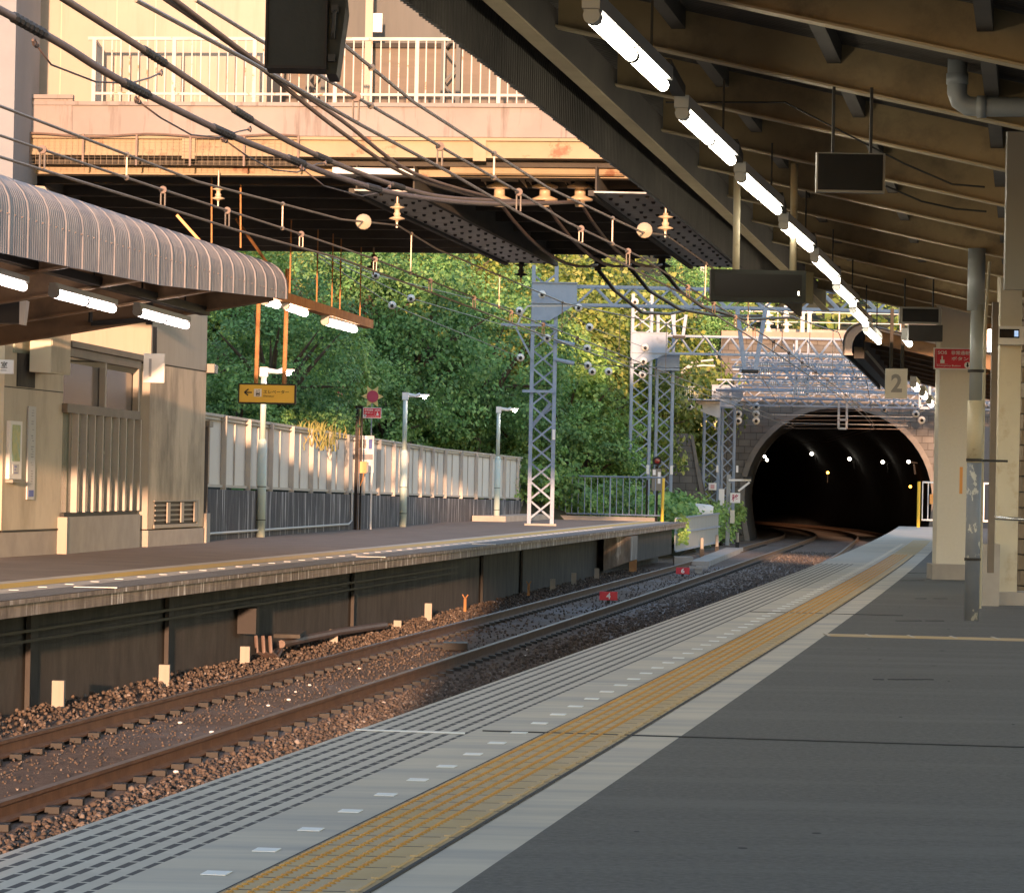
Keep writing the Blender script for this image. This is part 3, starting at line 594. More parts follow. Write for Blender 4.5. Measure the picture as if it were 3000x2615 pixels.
def bell(p, lab, m='porcelain', s=1.0, group='bell insulators on the overhead wires'):
    t = thing('bell_insulator', lab, 'insulator', p, group); p = Vector(p)
    obj('porcelain', MB().lathe(p, [(.015, .02), (.045, .02), (.05, -.02), (.13, -.04), (.13, -.055), (.05, -.07), (.04, -.12), (.07, -.16), (.05, -.2), (.14, -.235), (.14, -.25), (.03, -.27), (.03, -.3), (.01, -.3)] if s == 1 else [(a*s, b*s) for a, b in [(.015, .02), (.045, .02), (.05, -.02), (.13, -.04), (.13, -.055), (.05, -.07), (.04, -.12), (.07, -.16), (.05, -.2), (.14, -.235), (.14, -.25), (.03, -.27), (.03, -.3), (.01, -.3)]], 12), m, t, True)
    obj('stem', MB().tube([p+Z*.02*s, p+Z*.35*s], .02*s, 6), 'wire', t); obj('hook', MB().bar(p-Z*.29*s, p-Z*.4*s, .03*s), 'wire', t)
    return t
bell(at(1164, 600, 42.6), 'cream double bell insulator in front of the left riveted girder', s=.72)
bell(at(1950, 628, 42.6), 'cream double bell insulator beside the near canopy eave', s=.72)
bell(at(640, 548, 42.8), 'cream bell insulator under the overpass at upper left', s=.6)
for px, py, lab in ((1527, 770, 'dark insulator silhouetted under the rear end of the left girder'), (1095, 748, 'small dark insulator under the rear edge of the overpass')): bell(at(px, py, 55.5), lab, 'dark', .8)
for px, lab in ((1752, 'left'), (1850, 'middle'), (1940, 'right')): big_insul(at(px, 742, 55.6), f'{lab} one of three dark insulators under the rear edge of the overpass', .75, 'dark', 'insulators under the overpass rear edge')
# ================================================================== far canopy
CY0, CY1 = 20.5, 42.6
fc = thing('platform_canopy', 'corrugated brown canopy over the far platform', 'canopy', (XL(30)-1, 30, 3))
def zlow(y): return 3.06 + .012*(y-29)*1.0 + (.022*(y-36) if y > 36 else 0)
def canopy_skin(fn, side, y0, y1, zt, zl, roof, pitch=.076, depth=.026, thick=0, sub=4):
    "rounded corrugated fascia and roof sheet: side = +1 when the roof runs to the left of the edge"
    ys = frange(y0, y1, pitch/sub); vs, fs = [], []; k = 0
    for i, y in enumerate(ys):
        c = depth*math.sin(2*math.pi*i/sub+.6); fall = zl(y); x = fn(y); prof = []
        lap = .012 if int((y-y0)/.61) % 2 else 0
        R = .32; seam = .014 if (y-y0) % .61 < .06 else .010*(1-((y-y0) % .61)/.61)
        prof.append((0+c+seam, fall)); prof.append((0+c+seam, zt-R-.12))
        for a in range(6):
            an = a/5*math.radians(82); prof.append((-(R)*(1-math.cos(an))+c*math.cos(an)+seam, zt-R+R*math.sin(an)+c*math.sin(an)))
        prof.append((-roof, zt-.21*(roof-.3)+c))
        k = len(prof)
        for o, z in prof: vs.append((x+side*o, y, z))
    for i in range(len(ys)-1):
        for j in range(k-1): q = i*k+j; fs.append((q, q+1, q+k+1, q+k))
    return vs, fs
vs, fs = canopy_skin(XL, 1, 26, CY1, 3.82, zlow, 5.5)
obj_ = rawobj('roof_sheet', vs, fs, 'canopy', fc, True)
sweep('roof_rear', XL, [(0, 3.1), (0, 3.5), (-.3, 3.82), (-5.5, 2.75)], frange(CY0, 26, 2), 'canopy', fc)
rv = MB(); y = 27
while y < CY1: rv.box(XL(y)+.022, XL(y)+.034, y, y+.012, 3.428, 3.44); y += .228
obj('sheet_fixing', rv, 'cable', fc)
for k in range(9):
    y = 22+k*2.55
    obj('rafter', MB().prism([(XL(y)-.12, y, 3.6), (XL(y)-5.2, y, 2.68), (XL(y)-5.2, y, 2.42), (XL(y)-.12, y, 3.36)], (0, .1, 0)), 'rafterlow', fc)
    obj('rafter_flange', MB().prism([(XL(y)-.12, y-.06, 3.36), (XL(y)-5.2, y-.06, 2.42), (XL(y)-5.2, y-.06, 2.40), (XL(y)-.12, y-.06, 3.335)], (0, .2, 0)), 'rafterlow', fc)
for o_ in (-.4, -1.6, -2.8, -4.0): sweep('purlin', XL, [(o_-.05, 3.62+.185*o_), (o_+.05, 3.62+.185*o_), (o_+.05, 3.74+.185*o_), (o_-.05, 3.74+.185*o_)], frange(20, CY1-.1, 3), 'canopydark', fc, True)
obj('end_frame', MB().box(XL(42)-1.62, XL(42)-1.54, 42.2, 42.3, 3.0, 3.5).bar((XL(42)-1.6, 42.25, 3.06), (XL(42)-2.3, 42.25, 3.0), .06).tube([(XL(41.5)-2.2, 41.9, 3.0), (XL(41.5)-2.2, 41.9, 3.2), (XL(41.5)-2.5, 41.9, 3.33), (XL(41.5)-3.6, 41.9, 3.3)], .03, 8), 'dark', fc)
# columns of the far canopy
for y in (21.5,): obj('column', MB().box(XL(y)-3.9, XL(y)-3.65, y-.12, y+.12, 0, 2.9), 'creamdark', fc)
# light fittings
def fitting(name, p, q, label, cat, group, tube, gap=.035, r=.045, capm='lampbody', railm='dark', up=.13, two=True):
    p, q = Vector(p), Vector(q); d = (q-p).normalized(); t = thing(name, label, cat, p, group)
    m = (p+q)/2
    obj('housing', MB().bar(p-d*.12+Z*(r+.035), q+d*.1+Z*(r+.035), .07, .06), capm, t)
    for a, c in ((p, m-d*gap), (m+d*gap, q)): obj('tube', MB().tube([a, c], r, 10), tube, t, True)
    obj('end_cap', MB().tube([p-d*.10+Z*.008, p-d*.004+Z*.008], r*1.2, 10).bar(p-d*.10+Z*(r+.012), p-d*.004+Z*(r+.012), r*2.2, r), capm, t); obj('joint_ring', MB().tube([m-d*gap, m+d*gap], r*1.12, 10), 'dark', t)
    return t
rowA = lambda px, py: inplane(px, py, XL, -1.0)
LA = [((-130, 783), (68, 840)), ((162, 861), (330, 905)), ((407, 916), (545, 953))]
for (a, b_), lab in zip(LA, ('at the left edge of the picture', 'in the middle of the row', 'nearest the canopy end')):
    fitting('canopy_light', rowA(*a), rowA(*b_), f'fluorescent twin tube light under the far canopy, {lab}', 'light', 'lights under the far canopy', 'tubewarm', up=.12)
a, b_ = rowA(-160, 757), rowA(600, 950); a.z += .17; b_.z += .16
t = thing('light_rail', 'dark rail carrying the row of lights under the far canopy', 'rail', a); obj('rail', MB().bar(a, b_, .12, .1), 'dark', t)
for k in range(4):
    p = a+(b_-a)*(.3+.2*k); obj('hanger', MB().bar(p, p+Z*.35, .02), 'dark', t)
# lights and sign hung under the overpass above the far platform
rowB = lambda px, py: inplane(px, py, XL, -1.4)
for (a, b_), lab in zip([((778, 883), (812, 893)), ((838, 897), (893, 917)), ((955, 943), (1038, 965))], ('just past the canopy end', 'middle of the suspended rail', 'at the far end of the suspended rail')):
    fitting('suspended_light', rowB(*a), rowB(*b_), f'twin tube light hung on the rusty rail, {lab}', 'light', 'lights on the suspended rail', 'tubewarm', up=.12, r=.055)
a, b_ = rowB(775, 855), rowB(1080, 950)
t = thing('suspended_light_rail', 'rusty light rail hanging on rods beneath the overpass', 'rail', a)
obj('rail', MB().bar(a, b_, .16, .14), 'rust', t)
for px in (840, 915, 960, 985, 1050):
    s = (px-775)/305; p = a+(b_-a)*s; obj('rod', MB().bar(p, (p.x, p.y, 4.95), .02), 'rust', t)
obj('stay', MB().bar(a+(b_-a)*.25, a+Vector((-.4, -.3, 1.0)), .03), 'rust', t)
for (x1, y1, x2, y2, lab) in ((620, 470, 620, 712, 'left'), (705, 540, 705, 726, 'right')):
    p = at(x1, y1, 43.9); q = at(x2, y2, 43.9); o = obj('hanging_rod', MB().bar(p, q, .02), 'rust'); tag(o, f'thin rusty rod hanging under the overpass above the canopy, {lab} one of two', 'rod')
o = obj('orange_strut', MB().bar(at(518, 630, 43.2), at(585, 705, 43.2), .035), 'orange'); tag(o, 'orange diagonal strut behind the far canopy under the overpass', 'strut')
# elevator sign
E1, E2 = at(702, 1122, 54.0), at(862, 1178, 54.0)
es = thing('elevator_sign', 'yellow hanging sign with arrow and elevator pictogram in Japanese', 'sign', ((E1.x+E2.x)/2, 54.0, E2.z))
ru = Vector((1, 0, .0)); wS, hS = E2.x-E1.x, .277; ez = (E1.z+E2.z)/2-.155
obj('board', MB().box(E1.x, E2.x, 54.0, 54.11, ez, ez+hS), 'signyellow', es)
obj('frame', MB().box(E1.x-.015, E2.x+.015, 53.99, 54.12, ez+hS, ez+hS+.02).box(E1.x-.015, E2.x+.02, 53.99, 54.12, ez-.025, ez).box(E2.x, E2.x+.025, 53.99, 54.12, ez, ez+hS).box(E1.x-.02, E1.x, 53.99, 54.12, ez, ez+hS), 'dark', es)
k = wS/1760; fx = lambda u: E1.x+(u-150)*k; fz = lambda v: ez+hS-(v-265)*k
yy = 53.999
obj('arrow', MB().bar((fx(310), yy, fz(515)), (fx(550), yy, fz(515)), .02, .004, Vector((0, 1, 0))).bar((fx(310), yy-.001, fz(515)), (fx(440), yy-.001, fz(405)), .02, .004, Vector((0, 1, 0))).bar((fx(310), yy-.001, fz(515)), (fx(430), yy-.001, fz(610)), .02, .004, Vector((0, 1, 0))), 'ink', es)
ic = obj('pictogram', MB().box(fx(615), fx(860), yy-.002, yy+.002, fz(645), fz(395)), 'signwhite', es)
obj('pictogram_figures', MB().box(fx(680), fx(800), yy-.005, yy-.003, fz(622), fz(598)).box(fx(680), fx(800), yy-.005, yy-.003, fz(575), fz(535)).box(fx(680), fx(700), yy-.005, yy-.003, fz(600), fz(490)).box(fx(780), fx(800), yy-.005, yy-.003, fz(600), fz(490)).box(fx(730), fx(750), yy-.005, yy-.003, fz(540), fz(490)).prism([(fx(690), yy-.005, fz(470)), (fx(730), yy-.005, fz(470)), (fx(710), yy-.005, fz(425))], (0, .002, 0)).prism([(fx(755), yy-.005, fz(425)), (fx(800), yy-.005, fz(425)), (fx(778), yy-.005, fz(470))], (0, .002, 0)), 'ink', ic)
text('lettering', '\u30a8\u30ec\u30d9\u30fc\u30bf\u30fc', (fx(920), yy-.0, fz(540)), (1, 0, 0), Z, 115*k, 'ink', es, 815*k, .003, .012)
text('small_lettering', 'Elevator', (fx(925), yy-.0, fz(650)), (1, 0, 0), Z, 62*k, 'inkbrown', es, 345*k, .003, .01)
for px, pt in ((750, 880), (832, 880)):
    q = at(px, 1122, 54.05); p = at(px, pt, 54.05); obj('hanging_rod', MB().tube([(q.x, 54.06, q.z-.02), (q.x+.02, 54.06, p.z+.5)], .035, 8), 'rust', es)
# ================================================================== buildings on the far platform
def PL(px, py): return at(px, py, 48)
wr = thing('waiting_room', 'cream panelled waiting room block at the left edge of the far platform', 'building', (-6.9, 46, 0))
def WX(y): return -6.80+(y-45.5)*.15
def wallp(b, y0, y1, z0, z1, t=.12, o=0):
    return b.prism([(WX(y0)+o, y0, z0), (WX(y1)+o, y1, z0), (WX(y1)+o, y1, z1), (WX(y0)+o, y0, z1)], (-t, 0, 0))
obj('wall', wallp(MB(), 45.55, 48.35, .36, 3.4, 2.0), 'creamdark', wr); obj('plinth', wallp(MB(), 45.5, 48.3, 0, .33, 1.9, .0), 'plinth', wr)
obj('panel_joint', wallp(MB(), 45.56, 48.33, 2.275, 2.29, .01, .006), 'dark', wr); obj('base_joint', wallp(MB(), 45.56, 48.33, .335, .36, .01, .012), 'dark', wr)
obj('upper_panel', wallp(MB(), 45.9, 48.1, 2.75, 3.2, .1, .03), 'glass', wr)
bx = thing('junction_box', 'ochre metal cabinet hung high on the waiting room wall', 'cabinet', (-6.3, 47, 2.6))
pB0, pB1 = at(95, 960, 46.6), at(197, 1093, 46.9)
obj('cabinet', MB().prism([(pB0.x, 46.4, pB1.z), (pB0.x+.29, 46.4, pB1.z-.02), (pB0.x+.45, 47.2, pB1.z-.02), (pB0.x-.1, 47.2, pB1.z)], (0, 0, .62)), 'column', bx)
obj('side_plate', MB().prism([(pB0.x+.295, 46.42, pB1.z), (pB0.x+.445, 47.15, pB1.z), (pB0.x+.455, 47.15, pB1.z), (pB0.x+.305, 46.42, pB1.z)], (0, 0, .58)), 'creamdark', bx)
o = obj('dark_stain_panel', wallp(MB(), 46.1, 46.9, 2.3, 3.15, .02, .02), 'under'); tag(o, 'dark grimy conduit cover on the waiting room wall left of the ochre cabinet', 'cover')
ws = thing('room_sign', 'small white room name plate sticking out at the left edge', 'sign', (-6.9, 45, 2.5))
p0, p1 = at(-60, 1052, 45), at(39, 1095, 45)
obj('plate', MB().box(p0.x, p1.x, 45, 45.05, p1.z, p0.z), 'signwhite', ws); text('lettering', '\u5ba4', (p1.x-.165, 45, p1.z+.075), (1, 0, 0), Z, .085, 'ink', ws, .085, .003, .01)
obj('small_print', MB().box(p1.x-.17, p1.x-.09, 44.996, 45, p1.z+.04, p1.z+.05), 'inkgrey', ws)
pb = thing('poster_case', 'narrow white framed case with green and yellow poster on the waiting room wall', 'poster case', (WX(45.9), 45.9, 1.3))
def onwall(px, py, o=.02):
    return inplane(px, py, WX, o, 30, 60)
a, b_ = onwall(24, 1232), onwall(56, 1403)
obj('frame', wallp(MB(), a.y, b_.y, b_.z, a.z, .05, .05), 'signwhite', pb)
pa = .06
M['poster'] = mat('printed poster', (.10, .26, .12), (.50, .44, .17), 3.2, .4, 0, (1, .6, 1), c3=(.16, .34, .28), s3=2, lo3=.5, hi3=.56)
obj('poster', wallp(MB(), a.y+.1, b_.y-.1, b_.z+.24, a.z-.05, .01, .056), 'poster', pb)
obj('lower_note', wallp(MB(), a.y+.14, b_.y-.14, b_.z+.07, b_.z+.2, .01, .056), 'panel', pb)
obj('note_lines', wallp(wallp(wallp(MB(), a.y+.2, b_.y-.25, b_.z+.16, b_.z+.175, .01, .06), a.y+.2, b_.y-.3, b_.z+.12, b_.z+.135, .01, .06), a.y+.2, b_.y-.2, b_.z+.08, b_.z+.09, .01, .06), 'inkblue', pb)
obj('tray', wallp(MB(), a.y, b_.y, b_.z-.05, b_.z-.01, .1, .1), 'screenframe', pb)
vs_ = thing('vertical_sign', 'tall thin white strip sign with vertical lettering on the waiting room wall', 'sign', (WX(47.3), 47.3, 1.2))
a, b_ = onwall(93, 1190), onwall(95, 1463)
obj('strip', wallp(MB(), a.y-.14, a.y+.20, b_.z, a.z, .02, .025), 'panel', vs_)
zz = a.z-.05; lt = MB(); random.seed(3)
while zz > b_.z+.2:
    hh = random.uniform(.012, .02)
    for _ in range(2): y = a.y+random.uniform(-.02, .05); wallp(lt, y, y+.07, zz-hh*random.uniform(.2, 1), zz, .004, .027)
    zz -= .035 if random.random() < .8 else .08
obj('lettering', lt, 'inkgrey', vs_); obj('blue_mark', wallp(MB(), a.y-.09, a.y+.15, b_.z+.04, b_.z+.13, .004, .028), 'inkblue', vs_)
# glazed shelter
sh = thing('glazed_shelter', 'glazed shelter with pale upright fins between the waiting room and the tower block', 'shelter', (-6.1, 51, 0))
def SX(y): return -6.34+(y-48.4)*.082
def swall(b, y0, y1, z0, z1, t=.1, o=0, dz=0): return b.prism([(SX(y0)+o, y0, z0), (SX(y1)+o, y1, z0), (SX(y1)+o, y1, z1+dz), (SX(y0)+o, y0, z1)], (-t, 0, 0))
obj('kick_wall', swall(MB(), 48.3, 53.7, 0, .52, .2, .08), 'plinth', sh); obj('end_jamb', MB().box(SX(48.3)-.1, SX(48.3)+.09, 48.2, 48.3, 0, .52), 'cream', sh)
obj('glass', swall(MB(), 48.4, 53.7, .58, 2.02, .02, -.05), 'glass', sh); obj('upper_glass', swall(MB(), 48.4, 53.7, 2.12, 2.72, .02, -.05), 'glassdark', sh)
obj('mid_rail', swall(MB(), 48.3, 53.7, 2.0, 2.13, .12, .05), 'brownrail', sh); obj('sill', swall(MB(), 48.3, 53.7, .52, .575, .12, .03), 'dark', sh)
obj('roof_edge', swall(swall(MB(), 48.3, 53.75, 2.93, 3.02, .6, .1), 48.3, 53.7, 2.8, 2.925, .1, .05), 'brownrail', sh)
for k in range(9):
    y = 48.95+k*.59; obj('fin', MB().prism([(SX(y)-.02, y, .58), (SX(y)+.07, y-.01, .58), (SX(y)+.07, y+.07, .58), (SX(y)-.02, y+.07, .58)], (0, 0, 1.42)), 'fencepost', sh)
for y in (50.9, 53.5): obj('upper_mullion', MB().box(SX(y)-.04, SX(y)+.05, y, y+.18, 2.13, 2.8), 'cream', sh)
# tower block
tb = thing('lift_block', 'tall cream panelled block with a low louvre on the far platform', 'building', (-6.5, 56, 0))
def TX(y): return -5.74+(y-54.0)*.125
def tblk(z0, z1, o=0, y1=58.1): return MB().prism([(-9.0, 54.0-o, z0), (TX(54)+o, 54.0-o, z0), (TX(y1)+o, y1, z0), (-9.0, y1, z0)], (0, 0, z1-z0))
M['blockside'] = mat('shade streaked cream cladding', (.48, .365, .26), (.55, .425, .31), .9, .6, 0, (2, 2, .4), c3=(.19, .14, .095), s3=.8, lo3=.44, hi3=.66, st3=(1.2, 1.2, .5))  # brown blotches put the soft shade of the side wall into its colour
obj('lower_wall', tblk(.28, 2.9), 'blockside', tb); obj('front_lit_sheet', MB().box(-8.9, TX(54)-.002, 53.97, 53.998, .28, 2.9), 'cream', tb); obj('upper_wall', tblk(2.925, 4.88), 'cream', tb); obj('base', tblk(0, .26, .012), 'plinth', tb); obj('joint', tblk(2.9, 2.925, -.015), 'dark', tb)  # separate front sheet sets the sunlit face apart from the shaded side
lv = MB(); y0, y1 = 54.45, 57.5
def tw(b, ya, yb, z0, z1, t=.02, o=.004): return b.prism([(TX(ya)+o, ya, z0), (TX(yb)+o, yb, z0), (TX(yb)+o, yb, z1), (TX(ya)+o, ya, z1)], (-t, 0, 0))
lo_ = thing('louvre_vent', 'dark louvred vent with cream bars low on the tall block', 'vent', (TX(55.8), 55.8, .4))
obj('backing', tw(MB(), y0, y1, .34, .72), 'black', lo_); obj('frame', tw(tw(tw(MB(), y0-.1, y1+.1, .29, .345, .02, .03), y0-.1, y1+.1, .715, .735, .02, .03), y1, y1+.1, .345, .715, .02, .03), 'cream', lo_)
for k in range(4): obj('slat', tw(MB(), y0, y1, .40+k*.08, .43+k*.08, .02, .02), 'screenframe', lo_)
for k in range(3): obj('bar', tw(MB(), y0+.75+k*1.0, y0+.95+k*1.0, .37, .70, .02, .045), 'cream', lo_)
sg = thing('side_shelter', 'narrow glazed strip beyond the tall block at the start of the fence', 'shelter', (-5.3, 58.5, 0))
obj('post', MB().box(-5.42, -5.3, 58.2, 58.35, .5, 2.9), 'fencepost', sg); obj('base', MB().box(-5.5, -5.18, 58.2, 58.9, 0, .5), 'plinth', sg); obj('glass', MB().box(-5.3, -5.2, 58.5, 58.52, .5, 2.0), 'glassdark', sg); obj('cap', MB().box(-5.5, -5.16, 58.18, 58.9, 1.98, 2.08).box(-5.5, -5.1, 58.18, 58.9, 2.9, 3.05), 'screenframe', sg)
# platform number signs
def numsign(c, p, y, wd, hg, label, top, post_off=(0,)):
    t = thing('platform_number_sign', label, 'sign', (p.x, y, p.z))
    obj('board', MB().box(p.x-wd/2, p.x+wd/2, y, y+.07, p.z-hg/2, p.z+hg/2), 'signcream', t)
    for q in post_off: obj('hanger', MB().box(p.x+q-.025, p.x+q+.025, y+.02, y+.06, p.z+hg/2, top), 'dark', t)
    text('number', c, (p.x-wd*.24, y, p.z-hg*.3), (1, 0, 0), Z, hg*.62, 'inkgrey', t, wd*.5 if c != '1' else None, .003, .03 if c != '1' else 0)
numsign('1', at(451, 1078, 40.5), 40.5, .25, .345, 'square hanging board with grey number 1 under the far canopy', 2.9)
numsign('2', at(2626, 1123, 52), 52, .335, .45, 'square hanging board with grey number 2 beyond the near canopy', 3.9, (-.08, .09))
o = thing('platform_speaker', 'dark box with a pale end cap hung under the far canopy at the left edge', 'speaker', at(20, 910, 38)); p = at(20, 910, 38)
obj('body', MB().box(p.x-.3, p.x+.14, 38, 38.3, p.z-.14, p.z+.12), 'dark', o); obj('end_cap', MB().prism([(p.x+.14, 38, p.z+.12), (p.x+.21, 38.05, p.z+.12), (p.x+.18, 38.05, p.z-.15), (p.x+.14, 38, p.z-.15)], (0, .25, 0)), 'cream', o)
# ================================================================== fence behind the far platform
FP = [(58.0, -5.5), (60, -5.3), (75, -3.75), (93, -1.8), (106.5, .42)]
def FX(y): return float(np.interp(y, [p[0] for p in FP], [p[1] for p in FP]))
def fz0(y): return .97-.0075*(y-60)
struct_ = thing('retaining_wall', 'dark streaked low concrete wall along the back of the far platform', 'wall', (-3, 80, 0))
vs, fs = [], []; ys = frange(58, 106.5, 1.0)
for y in ys: vs += [(FX(y), y, -.1), (FX(y), y, fz0(y)-.06), (FX(y)-.35, y, fz0(y)-.06), (FX(y)-.35, y, -.1)]
for i in range(len(ys)-1):
    for j in range(3): q = i*4+j; fs.append((q, q+4, q+5, q+1))
rawobj('wall', vs, fs, 'retain', struct_)
obj('kerb', MB().prism([(FX(97)+.05, 97, 0), (FX(106)+.05, 106, 0), (FX(106)+1.0, 106, 0), (FX(97)+1.0, 97, 0)], (0, 0, .16)), 'plinth', struct_)
fn_ = thing('panel_fence', 'long pale steel panel fence standing on the dark retaining wall', 'fence', (-3, 80, 1))
vs, fs = [], []
for y in ys: vs += [(FX(y)-.12, y, fz0(y)+.0), (FX(y)-.12, y, fz0(y)+1.24)]
for i in range(len(ys)-1): q = i*2; fs.append((q, q+2, q+3, q+1))
rawobj('panel', vs, fs, 'fence', fn_)
for dz, m_, th in ((1.24, 'fencepost', .05), (1.17, 'screenframe', .015), (-.02, 'fencepost', .05)):
    vs, fs = [], []
    for y in ys: vs += [(FX(y)-.14, y, fz0(y)+dz), (FX(y)-.07, y, fz0(y)+dz), (FX(y)-.07, y, fz0(y)+dz+th), (FX(y)-.14, y, fz0(y)+dz+th)]
    for i in range(len(ys)-1):
        for j in range(4): q = i*4+j; p_ = i*4+(j+1) % 4; fs.append((q, q+4, p_+4, p_))
    rawobj('rail', vs, fs, m_, fn_)
y = 59.2; k = 0
while y < 106:
    wdt = .05 if k % 2 == 0 else .010
    obj('post' if k % 2 == 0 else 'rib', MB().box(FX(y)-.118, FX(y)-.02 if k % 2 == 0 else FX(y)-.09, y-wdt, y+wdt, fz0(y)-.08 if k % 2 == 0 else fz0(y)+.03, fz0(y)+(1.27 if k % 2 == 0 else 1.16)), 'fencepost', fn_)
    y += 1.22; k += 1
o = obj('wall_conduit', MB().tube([(FX(y)+.04, y, .13) for y in frange(58.5, 76, 2)] + [(FX(76.4)+.04, 76.4, .2), (FX(76.4)+.04, 76.4, .9)], .025, 6), 'panel'); tag(o, 'thin white conduit along the foot of the dark retaining wall', 'conduit')
# lamp posts
def lamp_post(x, y, zt, label):
    t = thing('lamp_post', label, 'lamp post', (x, y, 0), 'lamp posts on the far platform')
    obj('lower_pole', MB().tube([(x, y, 0), (x, y, 1.78)], .085, 12), 'mint', t, True); obj('shoulder', MB().lathe((x, y, 1.78), [(.085, 0), (.08, .04), (.055, .08)], 12), 'mint', t)
    obj('upper_pole', MB().tube([(x, y, 1.84), (x, y, zt-.1)], .055, 12), 'mint', t, True)
    obj('band', MB().tube([(x, y, .32), (x, y, .335)], .09, 12).tube([(x, y, .95), (x, y, .965)], .09, 12), 'dark', t)
    obj('elbow', MB().box(x-.075, x+.075, y-.07, y+.07, zt-.18, zt), 'signwhite', t); obj('arm', MB().tube([(x+.07, y, zt-.06), (x+.25, y, zt-.08), (x+.36, y, zt-.05)], [.05, .04, .055], 8), 'signwhite', t)
    obj('shade', MB().box(x+.34, x+.58, y-.09, y+.09, zt-.06, zt-.03), 'signwhite', t); obj('bulb', MB().sphere((x+.46, y, zt-.095), .055, 10, 6), 'lampw', t, True)
lamp_post(-4.73, 64.7, 3.22, 'cream topped mint lamp post beside the yellow elevator sign'); lamp_post(-2.60, 82.5, 3.25, 'mint lamp post right of the red emergency button sign'); lamp_post(-.40, 97.6, 3.28, 'mint lamp post nearest the lattice mast')
# emergency button post
sp = thing('emergency_post', 'black post with red emergency button sign and orange call box on the far platform', 'emergency post', (-3.45, 76.6, 0))
obj('post', MB().box(-3.52, -3.45, 76.55, 76.65, 0, 2.75).box(-3.40, -3.36, 76.55, 76.65, 0, 2.75).box(-3.53, -3.36, 76.54, 76.66, 2.72, 2.78), 'black', sp); obj('gap_strip', MB().box(-3.44, -3.42, 76.6, 76.62, 0, 2.7), 'rafterlow', sp)
def sos(parent, x0, z0, y, wd, hg, mirror):
    b = obj('sign_board', MB().box(x0, x0+wd, y, y+.03, z0, z0+hg), 'signwhite', parent)
    obj('red_field', MB().box(x0+.03*wd, x0+.97*wd, y-.004, y, z0+.055*hg, z0+.945*hg), 'signred', b)
    yy = y-.0045; sx = x0+(.64*wd if mirror else .07*wd); jx = x0+(.08*wd if mirror else .45*wd)
    text('sos_lettering', 'SOS', (sx+.03*wd, yy, z0+.70*hg), (1, 0, 0), Z, .15*hg, 'signwhite', b, .24*wd, .003, .02)
    text('japanese_lettering', '\u975e\u5e38\u901a\u5831', (jx, yy, z0+.68*hg), (1, 0, 0), Z, .19*hg, 'signwhite', b, .48*wd, .003, .012)
    text('japanese_lettering', '\u30dc\u30bf\u30f3', (jx+.01*wd, yy, z0+.42*hg), (1, 0, 0), Z, .17*hg, 'signwhite', b, .44*wd, .003, .012)
    text('small_lettering', 'Emergency Button', (x0+(.26*wd if mirror else .08*wd), yy, z0+.12*hg), (1, 0, 0), Z, .09*hg, 'signwhite', b, .62*wd, .002, .01)
    cx = sx+.15*wd
    obj('hand_symbol', MB().box(cx-.02*wd, cx+.015*wd, yy-.004, yy, z0+.44*hg, z0+.62*hg).box(cx-.05*wd, cx+.06*wd, yy-.004, yy, z0+.28*hg, z0+.44*hg), 'signwhite', b)
    obj('field_frame', MB().box(sx-.005*wd, sx+.305*wd, yy-.002, yy, z0+.235*hg, z0+.25*hg).box(sx-.01*wd if not mirror else sx-.012*wd, sx if not mirror else sx-.002*wd, yy-.002, yy, z0+.235*hg, z0+.9*hg), 'inkpink', b)
    ax = x0+(.11*wd if mirror else .88*wd)
    ci = obj('round_symbol', MB().lathe((ax, y-.009, z0+.21*hg), [(.085*wd, 0), (.085*wd, .004)], 14, (0, 1, 0)), 'signwhite', b)
    obj('down_arrow', MB().box(ax-.02*wd, ax+.02*wd, y-.012, y-.009, z0+.2*hg, z0+.33*hg).prism([(ax-.04*wd, y-.012, z0+.2*hg), (ax+.04*wd, y-.012, z0+.2*hg), (ax, y-.012, z0+.1*hg)], (0, .002, 0)), 'black', ci)
q = at(1063, 1224, 76.5); sos(sp, q.x, q.z, 76.53, .41, .235, True)
p = at(1066, 1370, 76.4); obj('call_box', MB().box(p.x-.09, p.x+.06, 76.35, 76.5, p.z-.12, p.z+.14), 'orange', sp); obj('box_side', MB().box(p.x+.06, p.x+.10, 76.36, 76.5, p.z-.1, p.z+.13), 'plinth', sp); obj('cable', MB().tube([(p.x, 76.45, p.z-.12), (p.x-.02, 76.45, p.z-.25), (p.x-.08, 76.5, p.z-.4)], .012, 6), 'orange', sp)
# station name board
nb_ = thing('station_name_board', 'white station name board in front of the pale fence, behind the black post', 'sign', (-3.6, 77.5, 0))
q0, q1 = at(1024, 1275, 77.5), at(1094, 1385, 77.5)
obj('board', MB().box(q0.x-.1, q1.x, 77.5, 77.56, q1.z, q0.z), 'signwhite', nb_); obj('band', MB().box(q0.x-.09, q1.x-.02, 77.49, 77.5, q0.z-.54, q0.z-.42), 'inkgrey', nb_)
for dx in (-.05, .52): obj('leg', MB().box(q0.x+dx-.02, q0.x+dx+.02, 77.52, 77.56, .0, q1.z), 'signwhite', nb_)
obj('blue_band', MB().box(q1.x-.12, q1.x-.04, 77.49, 77.5, q0.z-.30, q0.z-.08), 'inkblue', nb_)
lt = MB(); random.seed(5)
for cx in (q1.x-.34, q1.x-.21):
    for k in range(7): lt.box(cx+random.uniform(-.045, 0), cx+random.uniform(.01, .045), 77.492, 77.5, q0.z-.28+k*.028, q0.z-.266+k*.028)
    for k in range(2): lt.box(cx-.03+k*.045, cx-.015+k*.045, 77.494, 77.4995, q0.z-.28, q0.z-.09)
obj('lettering', lt, 'ink', nb_); obj('small_lettering', MB().box(q1.x-.36, q1.x-.16, 77.49, 77.5, q0.z-.36, q0.z-.345).box(q1.x-.34, q1.x-.16, 77.49, 77.5, q0.z-.40, q0.z-.385), 'inkgrey', nb_)
